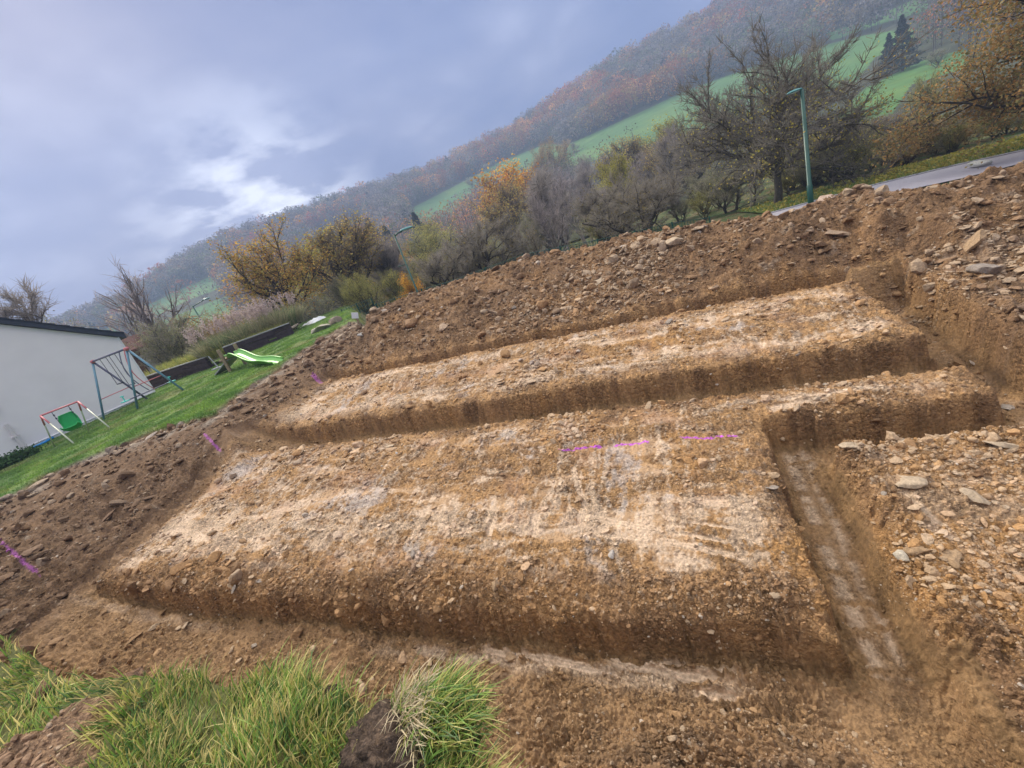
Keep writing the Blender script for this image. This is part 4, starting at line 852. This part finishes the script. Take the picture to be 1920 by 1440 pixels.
# ------------------------------------------------------------------ swings
def G(px, py): p = onlawn(px, py); return np.array([p[0], p[1], zt(p[0], p[1])])
def topof(f1, f2, px):  # point above the middle of two feet, at the height a pixel gives
    m = (f1 + f2) / 2; s = azs(*px)[1]; return np.array([m[0], m[1], s * math.hypot(m[0], m[1])])
def swing_big():
    a, b_, c, e = G(194, 787), G(277, 748), G(257, 768), G(345, 731)
    T1 = topof(a, b_, (178, 677)); T2 = topof(c, e, (222, 658)); T1[2] = T2[2] = (T1[2] + T2[2]) / 2
    base = (a + b_ + c + e) / 4; t = thing('swing_set', 'tall blue metal swing frame with a trapeze and glider on the lawn by the house', 'swing set', tuple(base)); B_ = lambda p: np.array(p) - base
    for f, T, mt in ((a, T1, 'swing'), (b_, T1, 'swingdk'), (c, T2, 'swing'), (e, T2, 'swing')): Acc().tube([B_(f - [0, 0, .05]), B_(T)], .035, 8).build('leg', M[mt], t, True)
    Acc().tube([B_(T1), B_(T2)], .035, 8).build('top_bar', M['swingdk'], t, True)
    for T in (T1, T2):
        A_ = Acc().tube([B_(T - [0, 0, .07]), B_(T + [0, 0, .04])], .06, 8); A_.tube([B_(T + (T2 - T1) * .03), B_(T - (T2 - T1) * .03)], .055, 8); A_.build('joint', M['pink'], t, True)
    for f, g_, T, h, mt in ((a, b_, T1, .66, 'pink'), (c, e, T2, .62, 'pink')): Acc().tube([B_(f * h + T * (1 - h)), B_(g_ * h + T * (1 - h))], .016, 6).build('cross_bar', M[mt], t, True)
    X = T2 - T1; side = np.cross(X, [0, 0, 1]); side /= np.linalg.norm(side); z_ = lambda p, h: np.array([p[0], p[1], base[2] + h])
    # curved glider poles and platform
    g1 = T1 + X * .80; g2 = T1 + X * .94
    sa = Acc(); w_ = Acc()
    for g_, A_ in ((g1, sa), (g2, w_)):
        ft = z_(g_, .42) - side * .1; pts = [g_ * (1 - q) + ft * q + side * .22 * math.sin(q * 3.14) for q in np.linspace(0, 1, 9)]; A_.tube([B_(p) for p in pts], .017, 6)
    sa.build('glider_pole', M['swingdk'], t, True); w_.build('glider_pole', M['pink'], t, True)
    gp = z_((g1 + g2) / 2, .42); dr = (T2 - T1) / np.linalg.norm(T2 - T1)
    Gp = Acc().tube([B_(gp - side * .75), B_(gp + side * .75)], .02, 6); Gp.build('glider_bar', M['swingdk'], t, True)
    for sg in (-1, 1):
        q = gp + side * sg * .75; Acc().box(B_(q), (.18, .30, .03), [[side[0], dr[0], 0], [side[1], dr[1], 0], [0, 0, 1]]).tube([B_(q + dr * .12 + [0, 0, .18]), B_(q - dr * .12 + [0, 0, .18])], .02, 6).tube([B_(q), B_(q + [0, 0, .18])], .02, 6).build('glider_seat', M['turq'], t)
    # rope trapeze and rope seat
    for f0, f1, hh, mt in ((.22, .40, .95, 'dark'), (.5, .66, .8, 'swingdk')):
        A_ = Acc(); e0, e1 = T1 + X * f0, T1 + X * f1
        for e_ in (e0, e1): A_.tube([B_(e_), B_(z_(e_, hh))], .009, 4)
        A_.build('rope', M['dark'], t); Acc().tube([B_(z_(e0, hh)), B_(z_(e1, hh))], .02, 6).build('trapeze_bar', M[mt], t, True)
swing_big()
def swing_small():
    a, b_, c, e = G(102, 838), G(141, 833), G(167, 810), G(207, 802)
    T1 = topof(a, b_, (94, 773)); T2 = topof(c, e, (134, 757)); T1[2] = T2[2] = (T1[2] + T2[2]) / 2
    base = (a + b_ + c + e) / 4; t = thing('swing_set', 'small cream toddler swing with pink top and green bucket seat', 'swing set', tuple(base)); B_ = lambda p: np.array(p) - base
    for f, T in ((a, T1), (b_, T1), (c, T2), (e, T2)):
        k = T * .72 + f * .28; Acc().tube([B_(f - [0, 0, .04]), B_(k)], .02, 8).build('leg', M['cream'], t, True); Acc().tube([B_(k), B_(T)], .023, 8).build('pink_sleeve', M['pink'], t, True)
    Acc().tube([B_(T1), B_(T2)], .025, 8).build('top_bar', M['pink'], t, True)
    X = T2 - T1; dr = X / np.linalg.norm(X); side = np.cross(dr, [0, 0, 1]); m = (T1 + T2) / 2; side = side if side @ np.array([-m[0], -m[1], 0]) > 0 else -side
    h = base[2] + .30; ct = np.array([m[0], m[1], h]) + side * .02
    # moulded bucket seat: back, sides, lip as one shell of thickness
    nu, nv = 13, 11; us = np.linspace(-1, 1, nu); vs = np.linspace(0, 1, nv); P = []
    for v_ in vs:
        for u_ in us:
            if v_ < .35: q = v_ / .35; y_ = .20 - .26 * q; z__ = .10 * (1 - q) ** 2
            elif v_ < .5: q = (v_ - .35) / .15; y_ = -.06 - .07 * math.sin(q * 1.57); z__ = .06 * (1 - math.cos(q * 1.57))
            else: q = (v_ - .5) / .5; y_ = -.13 - .05 * q; z__ = .06 + .34 * q
            wv = .21 * (1 - .25 * max(0, v_ - .85) / .15 * abs(u_)); P.append(ct + dr * u_ * wv + side * (-y_ * -1) * 1 + side * .08 * abs(u_) ** 3 * (1 if v_ > .35 else .3) + np.array([0, 0, 1.3 * z__ + .07 * abs(u_) ** 4 * (v_ < .6)]))
    P = np.array(P); N_ = -side * .012 + np.array([0, 0, -.012]); n = len(P); i = np.arange(nv - 1)[:, None] * nu; j = np.arange(nu - 1)[None]
    Q = np.stack([i + j, i + j + 1, i + nu + j + 1, i + nu + j], -1).reshape(-1, 4); A_ = Acc(); A_.add(np.concatenate([P, P + N_]) - base, np.concatenate([Q, Q[:, ::-1] + n]))
    A_.tube([B_(P[k]) for k in range(0, nu)], .014, 6); A_.tube([B_(P[k]) for k in range(n - nu, n)], .014, 6); A_.tube([B_(P[k * nu]) for k in range(nv)], .014, 6); A_.tube([B_(P[k * nu + nu - 1]) for k in range(nv)], .014, 6)
    A_.build('bucket_seat', M['green'], t, True)
    for sg, T in ((-1, T1 + X * .28), (1, T1 + X * .72)):
        A_ = Acc(); e_ = ct + dr * sg * .2 + [0, 0, .3]; A_.tube([B_(T), B_(e_)], .008, 4)
        for q in (.25, .5): A_.tube([B_(T + (e_ - T) * q), B_(T + (e_ - T) * (q + .1))], .02, 6)
        A_.build('rope', M['dark'], t)
swing_small()
def slide():
    foot = G(523, 681); top = G(448, 690); top2 = G(428, 690); base = (top + top2) / 2; dr = foot - top; dr[2] = 0; Ls = np.linalg.norm(dr) ; dr /= Ls; side = np.cross(dr, [0, 0, 1])
    t = thing('slide', 'lime green wavy garden slide on wooden posts with a leaning board', 'slide', tuple(top)); B_ = lambda p: np.array(p) - top
    H_ = .42; n = 20; prof = [(-.12, 0), (-.075, .0), (-.07, .11)]; P = []
    for i in range(n + 1):
        q = i / n; x_ = -.15 + q * (Ls + .15); zz = H_ * (1 - ss(.08, .95, q)) * (1) + .06 * math.sin(q * 9.4) * (q > .1) + .05
        for o_, h_ in ((-.17, .10), (-.155, .095), (-.13, .0), (.13, .0), (.155, .095), (.17, .10)): P.append(top + dr * x_ + side * o_ + np.array([0, 0, zz + h_]))
    P = np.array(P); m = 6; i = np.arange(n)[:, None] * m; j = np.arange(m - 1)[None]; Q = np.stack([i + j, i + j + 1, i + m + j + 1, i + m + j], -1).reshape(-1, 4); k = len(P)
    A_ = Acc(); A_.add(np.concatenate([P, P - [0, 0, .025]]) - top, np.concatenate([Q, Q[:, ::-1] + k])); A_.tube([B_(P[q * 6]) for q in range(n + 1)], .025, 6); A_.tube([B_(P[q * 6 + 5]) for q in range(n + 1)], .025, 6); A_.build('chute', M['lime'], t, True)
    for sg in (-1, 1):
        for dx in (-.05,):
            q = top + dr * dx + side * .27 * sg; Acc().box(B_(q + [0, 0, .4]), (.09, .09, .85)).build('post', M['wood'], t)
    Acc().box(B_(top + dr * -.3 + [0, 0, .44]), (.55, .5, .05)).build('platform', M['wood'], t)
    e0 = G(415, 699); e1 = top + dr * -.1 + [0, 0, .36]; d2 = e1 - e0; L = np.linalg.norm(d2); d2 /= L; s2 = np.cross(d2, [0, 0, 1]); s2 /= np.linalg.norm(s2); n2 = np.cross(s2, d2)
    Acc().box(B_((e0 + e1) / 2 + [0, 0, .03]), (L, .5, .04), np.stack([d2, s2, n2], 1)).build('climbing_board', M['greywood'], t)
    p = G(410, 690); q = G(403, 690); o = Acc().box(p * 0 + [0, 0, .03], (.5, .22, .05)).tube([(0, 0, .05), (-.12, .0, .6)], .025, 6).build('scooter', M['greywood']); o.location = p; tag(o, 'small grey toy scooter standing left of the slide board', 'toy scooter')
slide()
# ------------------------------------------------------------------ timber walls, beds, boulders
def timber_wall(b0, b1, h, label, courses=3, endcap=None, group=None):
    p, q = G(*b0), G(*b1); d = q - p; d[2] = 0; L = np.linalg.norm(d); d /= L; s = np.cross(d, [0, 0, 1]); t = thing('timber_wall', label, 'retaining wall', tuple(p), group); rot = np.stack([d, s, [0, 0, 1]], 1)
    g = np.random.default_rng(int(L * 100)); hh = h / courses
    for c in range(courses):
        A_ = Acc(); x0 = 0
        while x0 < L - .05:
            l_ = min(g.uniform(1.8, 2.6), L - x0); zb = (p[2] + (q[2] - p[2]) * (x0 + l_ / 2) / L) - p[2]; k = .055 * g.uniform(.7, 1.3)
            A_.box(d * (x0 + l_ / 2) + s * g.normal() * .012 + [0, 0, zb + hh * (c + .5) - .06], (l_ - .015, .2, hh - .012), rot); x0 += l_
        A_.build('sleeper_course', M['timber'], t)
    Cp = Acc().box(d * L / 2 + [0, 0, (q[2] - p[2]) / 2 + h - .04], (L, .24, .035), rot); Cp.build('coping', M['greywood'], t)
    return p, q, d, s
WP = timber_wall((432, 675), (552, 625), .62, 'long dark timber retaining wall in front of the tall grasses')
WP2 = timber_wall((288, 727), (398, 688), .62, 'shorter dark timber retaining wall behind the swing frame')
def bed(p, q, back, n, hmin, hmax, pal, label, name, cat, seed, group=None, plume=None, soft=1.0, along=(0, 1)):
    g = np.random.default_rng(seed); d = q - p; d[2] = 0; s = np.cross(d / np.linalg.norm(d), [0, 0, 1]); m = (p + q) / 2
    if s @ np.array([m[0], m[1], 0]) < 0: s = -s
    t_ = along[0] + (along[1] - along[0]) * g.uniform(); c = p + d * t_ + s * back; c[2] = zt(c[0], c[1]) + .3
    a = g.uniform(0, 6.28, n); rr = np.sqrt(g.uniform(0, 1, n)) * .32 * soft; x, y = rr * np.cos(a), rr * np.sin(a); pa = np.array(pal)
    V, Q, K = blades(x, y, np.zeros(n), g.uniform(hmin, hmax, n), g.uniform(.008, .016, n), np.clip(.45 + .3 * g.normal(size=n), .05, 1.1), a + g.normal(size=n) * .5, pa[g.integers(0, len(pa), n)] * g.uniform(.7, 1.3, (n, 1)), g, 4)
    A_ = Acc(); A_.add(V, Q); A_.K[-1] = K; t = thing(name, label, cat, tuple(c), group); A_.build('leaves', M['blade'], t)
    if plume:
        k = plume; A_ = Acc(); a = g.uniform(0, 6.28, k); x = np.cos(a) * g.uniform(.1, .6, k); y = np.sin(a) * g.uniform(.1, .6, k); h = g.uniform(hmax * .8, hmax * 1.25, k)
        cc = np.repeat(np.stack([x, y, h], 1), 26, 0) + g.normal(size=(k * 26, 3)) * [.03, .03, .12]; V, Q = quads(cc, .035, rg=g); A_.add(V, Q); A_.K[-1] = np.repeat(np.array([[.52, .42, .40]]) * g.uniform(.7, 1.25, (k * 26, 1)), 4, 0); A_.build('plumes', M['leaf'], t)
    return t
p_, q_ = WP[0], WP[1]
for i in range(15):
    f = i / 14; gr = i % 5 in (1, 3)
    bed(p_ - WP[2] * 1.0, q_, .9 + (i % 3) * .55, 420, .7, 1.25, [(.17, .22, .10), (.12, .18, .09), (.34, .31, .18)] if gr else [(.30, .28, .17), (.38, .33, .20), (.20, .22, .12)], ('green arching ornamental grass behind the long timber wall, number %d from the left' % (i + 1) if gr else 'straw coloured plumed grass behind the long timber wall, number %d from the left' % (i + 1)), 'ornamental_grass', 'ornamental grass', 500 + i, 'green grasses in the bed' if gr else 'plumed grasses in the bed', None if gr else 26, 1.3, (f, f))
ORD = ['leftmost', 'second', 'third', 'fourth', 'fifth', 'sixth', 'seventh', 'eighth', 'rightmost']
for i in range(9):
    f = i / 8; bed(p_, q_, .45, 260, .25, .5, [(.30, .32, .08), (.22, .26, .07), (.38, .34, .12)], ORD[i] + ' low yellow green plant along the top of the long timber wall', 'bedding_plant', 'plant', 540 + i, 'low plants on the long wall', None, 1.3, (f * .8, f * .8))
for i in range(9):
    f = i / 8; bed(WP2[0], WP2[1], .55 + (i % 2) * .4, 420, .35, .75, [(.30, .32, .08), (.22, .26, .07), (.36, .33, .10)], ORD[i] + ' yellow green shrub on the shorter timber wall behind the swings', 'bedding_plant', 'plant', 560 + i, 'shrubs on the shorter wall', None, 1.7, (f, f))
for i in range(3):
    c = onlawn(10 + i * 18, 878 - i * 9); g = np.random.default_rng(580 + i); n = 900; V, Q = quads(g.normal(size=(n, 3)) * [.22, .22, .09] + [0, 0, .14], .04, rg=g); A_ = Acc(); A_.add(V, Q); A_.K[-1] = np.repeat(np.array([[.04, .09, .03]]) * g.uniform(.5, 1.8, (n, 1)), 4, 0)
    o = A_.build('low_shrub', M['leaf']); o.location = (c[0], c[1], zt(c[0], c[1])); tag(o, ['leftmost low dark shrub at the foot of the house wall', 'middle low dark shrub at the foot of the house wall', 'rightmost low dark shrub at the foot of the house wall'][i], 'shrub', 'low shrubs by the wall')
# ------------------------------------------------------------------ lamp posts
def lamp(xy, zb, h, headdir, label, armlen=.55, tilt=.1, side_box=None, r=.055, hs=1.0):
    t = thing('street_lamp', label, 'street lamp', (xy[0], xy[1], zb)); hd = np.array([*headdir, 0.]); hd /= np.linalg.norm(hd)
    Acc().tube([(0, 0, -.3), (0, 0, 1.1), (0, 0, 1.12), (0, 0, h)], [r * 1.35, r * 1.3, r, r * .8], 8).build('post', M['teal'], t, True)
    Acc().tube([(0, 0, h - .06), hd * armlen * .5 + [0, 0, h + tilt * .4], hd * armlen + [0, 0, h + tilt]], .032, 8).build('arm', M['teal'], t, True)
    V, Fc = I2; Hd = V * np.array([.30, .14, .075]) * hs; Hd[:, 2] = np.maximum(Hd[:, 2], -.02); rot = np.stack([hd, np.cross([0, 0, 1], hd), [0, 0, 1]], 1); cpos = hd * (armlen + .22 * hs) + [0, 0, h + tilt + .03]
    hobj = mesh('lamp_head', Hd @ rot.T + cpos, [Fc], M['tealhead'], None, t)
    L2 = V * np.array([.22, .11, .045]) * hs; L2[:, 2] = np.minimum(L2[:, 2], .0); mesh('lens', L2 @ rot.T + cpos - [0, 0, .022], [Fc], M['lens'], None, hobj)
    if side_box: Acc().tube([(0, 0, h * side_box), -hd * .35 + [0, 0, h * side_box + .02]], .02, 6).build('bracket', M['teal'], t, True)
    return t
def lamp_px(basepx, toppx, D, hd, label, h=None, **k):
    az, _ = azs(*basepx); a = math.radians(az); xy = (D * math.sin(a), D * math.cos(a)); s = azs(*toppx)[1]; zb = k.pop('zb', None)
    zb = zt(*xy) if zb is None else zb; return lamp(xy, zb, s * D - zb, hd, label, **k)
def hdir(p0, p1):  # horizontal direction across the view, from pixel motion
    return (R.T[0] * (p1[0] - p0[0]))[:2] if False else ((p1[0] - p0[0]), 0.)
azr = math.radians(38.6)
lamp_px((1521, 388), (1503, 168), 21.0, (-math.cos(azr), math.sin(azr) * .9), 'tall green lamp post on the right in front of the huge walnut tree', armlen=.04, tilt=.0, r=.08, hs=.8)
lamp_px((783, 548), (738, 440), 19.5, (1, .25), 'slim green lamp post in the middle at the far edge of the mound', armlen=.35, tilt=.02, side_box=.72, r=.042)
lamp_px((387, 617), (360, 574), 44, (1, .6), 'distant thin lamp post left of the orange brown bush', armlen=.9, tilt=.15, side_box=.66, r=.06)
# ------------------------------------------------------------------ small things at the far edge of the lawn
def sign():
    p = G(672, 604); t = thing('sign', 'small blank white sign on a stake where the mound begins', 'sign', tuple(p)); Acc().box((0, 0, .2), (.05, .05, .5)).build('stake', M['wood'], t); Acc().box((0, -.04, .42), (.22, .03, .19), [[.95, 0, .3], [0, 1, 0], [-.3, 0, .95]]).build('board', M['white'], t)
sign()
def shed(center, D, w_, h_, label, name, cat, mat_, roofm, rz, zoff=0):
    x, y, z = at(center, D); t = thing(name, label, cat, (x, y, z + zoff), None, rz); A_ = Acc().box((0, 0, h_ / 2 - 1), (w_, w_ * .6, h_ + 2)); A_.build('wall', mat_, t)
    e = h_ * .35; V = [(-w_ * .55, -w_ * .36, h_), (w_ * .55, -w_ * .36, h_), (w_ * .55, 0, h_ + e), (-w_ * .55, 0, h_ + e), (-w_ * .55, w_ * .36, h_), (w_ * .55, w_ * .36, h_)]
    Rf = Acc(); Rf.add(V + [(a, b_, c - .12) for a, b_, c in V], [[0, 1, 2, 3], [3, 2, 5, 4], [6, 9, 8, 7], [9, 10, 11, 8], [0, 6, 7, 1], [4, 5, 11, 10]]); Rf.add([(-w_ * .5, -w_ * .3, h_ - .1), (-w_ * .5, w_ * .3, h_ - .1), (-w_ * .5, 0, h_ + e * .85), (w_ * .5, -w_ * .3, h_ - .1), (w_ * .5, w_ * .3, h_ - .1), (w_ * .5, 0, h_ + e * .85)], [[0, 2, 1], [3, 4, 5]]); Rf.build('roof', roofm, t)
    D_ = Acc().box((.1 * w_, -w_ * .3 - .02, h_ * .4), (w_ * .22, .05, h_ * .8)); D_.build('door', M['greywood'], t); return t
shed((262, 700), 37, 4.0, 2.4, 'red brown timber shed just right of the white house corner', 'shed', 'shed', M['redwood'], M['redwood'], 1.1, -.9)
shed((748, 512), 80, 6.0, 2.0, 'pale roofed cottage glimpsed through trees left of the middle lamp', 'cottage', 'house', M['render'], M['white'], .9, -.8)
def pavilion():
    x, y, z = at((808, 492), 72); t = thing('open_shed', 'open dark roofed field shed on pale posts among the trees', 'shed', (x, y, z - 1.2), None, -.35)
    A_ = Acc().box((0, 0, 2.3), (6.5, 2.6, .28)); A_.build('roof', M['timber'], t)
    for i in range(6): Acc().box((-3 + i * 1.2, -1.15, .6), (.16, .16, 3.2)).build('post', M['greywood'], t)
    Acc().box((0, 1.1, .6), (6.2, .08, 3.0)).build('back_wall', M['redwood'], t)
pavilion()
def tarp():
    for i, (px, D, s, lab) in enumerate([((592, 606), 25, 1.1, 'crumpled pale sheet under the golden tree'), ((634, 598), 27, .9, 'crumpled pale sheet behind the rounded tan boulder')]):
        x, y, z = at(px, D); n = 24; g_ = np.linspace(-1, 1, n); X, Y = np.meshgrid(g_, g_); Z = .35 * (1 - X ** 2) * (1 - Y ** 2) + .16 * fbm(X * 2.5 + i * 3, Y * 2.5, 3, 7); V = np.stack([X * s * 1.3, Y * s, Z * 1.6], 2).reshape(-1, 3)
        a = np.arange(n - 1)[:, None] * n; b_ = np.arange(n - 1)[None]; Q = np.stack([a + b_, a + b_ + 1, a + n + b_ + 1, a + n + b_], -1).reshape(-1, 4)
        V2 = V - [0, 0, .02]; o = mesh('plastic_sheet', np.concatenate([V, V2]), [np.concatenate([Q, Q[:, ::-1] + n * n])], M['white'], None, None, False, (x, y, z - .35)); tag(o, lab, 'sheet')
tarp()
# teal mesh fence and hedge line behind the mound
def fence(pts, h, D, label):
    P = []
    for q in pts: x, y, z = at(q, D); P.append((x, y, gz(x, y)))
    P = np.array(P); topz = np.array([azs(*q)[1] * D for q in pts]); t = thing('mesh_fence', label, 'fence', tuple(P[0])); A_ = Acc(); n = 0
    for i in range(len(P) - 1):
        a, b_ = P[i], P[i + 1]; L = np.linalg.norm((b_ - a)[:2]); k = int(L / .12)
        for j in range(k + 1):
            f = j / k; q = a + (b_ - a) * f; tz = topz[i] + (topz[i + 1] - topz[i]) * f; A_.tube([np.array([q[0], q[1], tz - h]) - P[0], np.array([q[0], q[1], tz]) - P[0]], .012, 3, cap=False)
        for hh in np.arange(0, h + .01, .2): A_.tube([np.array([a[0], a[1], topz[i] - hh]) - P[0], np.array([b_[0], b_[1], topz[i + 1] - hh]) - P[0]], .012, 3, cap=False)
    A_.build('mesh_panel', M['teal'], t)
    for i in range(len(P)): Acc().tube([np.array([P[i][0], P[i][1], topz[i] - h - 1.2]) - P[0], np.array([P[i][0], P[i][1], topz[i] + .05]) - P[0]], .035, 6).build('post', M['teal'], t)
fence([(640, 582), (668, 570), (696, 560)], .9, 24, 'teal mesh fence under the olive bush')
fence([(705, 571), (740, 560), (790, 543), (850, 526), (910, 503), (980, 478), (1050, 463), (1120, 450), (1190, 434), (1260, 418), (1330, 408)], .8, 21, 'long teal mesh fence running along behind the mound crest')
# ------------------------------------------------------------------ road and verge on the right
def strip(name, near_px, far_px, mat_, colr, lift, **k):
    """surface laid on the low ground between two lines"""
    A_ = Acc(); a = [unp(*q, ROADZ, 0, 0) for q in near_px]; b_ = [unp(*q, ROADZ, 0, 0) for q in far_px]; m = 60; f = np.linspace(0, 1, m)
    ia = np.linspace(0, 1, len(a)); A1 = np.stack([np.interp(f, ia, [q[i] for q in a]) for i in (0, 1)], 1); B1 = np.stack([np.interp(f, ia, [q[i] for q in b_]) for i in (0, 1)], 1); n = 14; V = []
    for j in range(n):
        q = A1 + (B1 - A1) * j / (n - 1); V.append(np.concatenate([q, np.full((m, 1), ROADZ + lift)], 1))
    V = np.concatenate(V); i = np.arange(n - 1)[:, None] * m; j = np.arange(m - 1)[None]; Q = np.stack([i + j, i + j + 1, i + m + j + 1, i + m + j], -1).reshape(-1, 4)
    kk = np.repeat([colr], len(V), 0) * (1 + .2 * noise(V[:, 0], V[:, 1], 3)[:, None]); o = mesh(name, V, [Q], mat_, kk); return o, A1, B1
ROADZ = -3.47
rn = [(1440, 420), (1640, 370), (1800, 336), (1960, 296), (2200, 232)]; rf_ = [(1440, 402), (1640, 348), (1790, 312), (1960, 275), (2200, 200)]
vf = [(1380, 398), (1640, 328), (1790, 292), (1960, 248), (2200, 180)]
o, _, B1 = strip('road', rn, rf_, M['asphalt'], (.3, .3, .3), .02); tag(o, kind='structure')
o, A1, B2 = strip('verge', rf_, vf, M['soil'], (.10, .17, .05), .05); tag(o, kind='structure')
g = np.random.default_rng(9); n = 26000; f = g.uniform(size=n); e = g.uniform(size=n); ii = f * (len(A1) - 1); i0 = ii.astype(int).clip(0, len(A1) - 2); fr = (ii - i0)[:, None]
p = (A1[i0] * (1 - fr) + A1[i0 + 1] * fr) * (1 - e[:, None]) + (B2[i0] * (1 - fr) + B2[i0 + 1] * fr) * e[:, None]
V, Q, K = blades(p[:, 0], p[:, 1], np.full(n, ROADZ + .05), g.uniform(.05, .12, n), np.full(n, .014), np.full(n, .6), g.uniform(0, 6.28, n), gcol(n, g, .2), g, 1); A_ = Acc(); A_.add(V, Q); A_.K[-1] = K
k = 1600; V, Q = quads(np.concatenate([p[:k], np.full((k, 1), ROADZ + .12)], 1), .07, rg=g); A_.add(V, Q); A_.K[-1] = np.repeat(np.array([[.5, .42, .08]]) * g.uniform(.6, 1.2, (k, 1)), 4, 0)
tag(A_.build('verge_grass', M['blade']), kind='stuff', label='grass verge dotted with fallen yellow leaves beyond the road', cat='grass')
K_ = Acc(); B3 = np.concatenate([B1, np.full((len(B1), 1), ROADZ)], 1); K_.tube(B3 + [0, 0, .03], .045, 4); tag(K_.build('kerb', M['greywood']), 'low grey kerb between the road and the verge', 'kerb')
q = unp(1835, 314, ROADZ, 0, 0); g = np.random.default_rng(5); V, Fc, kk = rock_batch(np.zeros((1, 3)), np.array([.36]), np.array([.35]), np.array([(.85, .83, .72)]), I2, g, 8, .02); o = mesh('boulder', V, [Fc], M['rock'], kk, loc=(q[0], q[1], ROADZ + .1)); tag(o, 'flat whitish boulder on the near edge of the road', 'boulder')

# ------------------------------------------------------------------ air
hz = bpy.data.materials.new('haze_air'); hz.use_nodes = True; hn = hz.node_tree; hn.nodes.clear()
pv = hn.nodes.new('ShaderNodeVolumePrincipled'); pv.inputs['Color'].default_value = (.55, .70, 1.0, 1); pv.inputs['Density'].default_value = .0012; pv.inputs['Anisotropy'].default_value = 0
ho = hn.nodes.new('ShaderNodeOutputMaterial'); hn.links.new(pv.outputs[0], ho.inputs['Volume'])
A_ = Acc().box((0, 215, 82), (980, 560, 190)); h_ = A_.build('haze', hz); tag(h_, kind='stuff', label='thin blue damp haze filling the valley air', cat='haze')
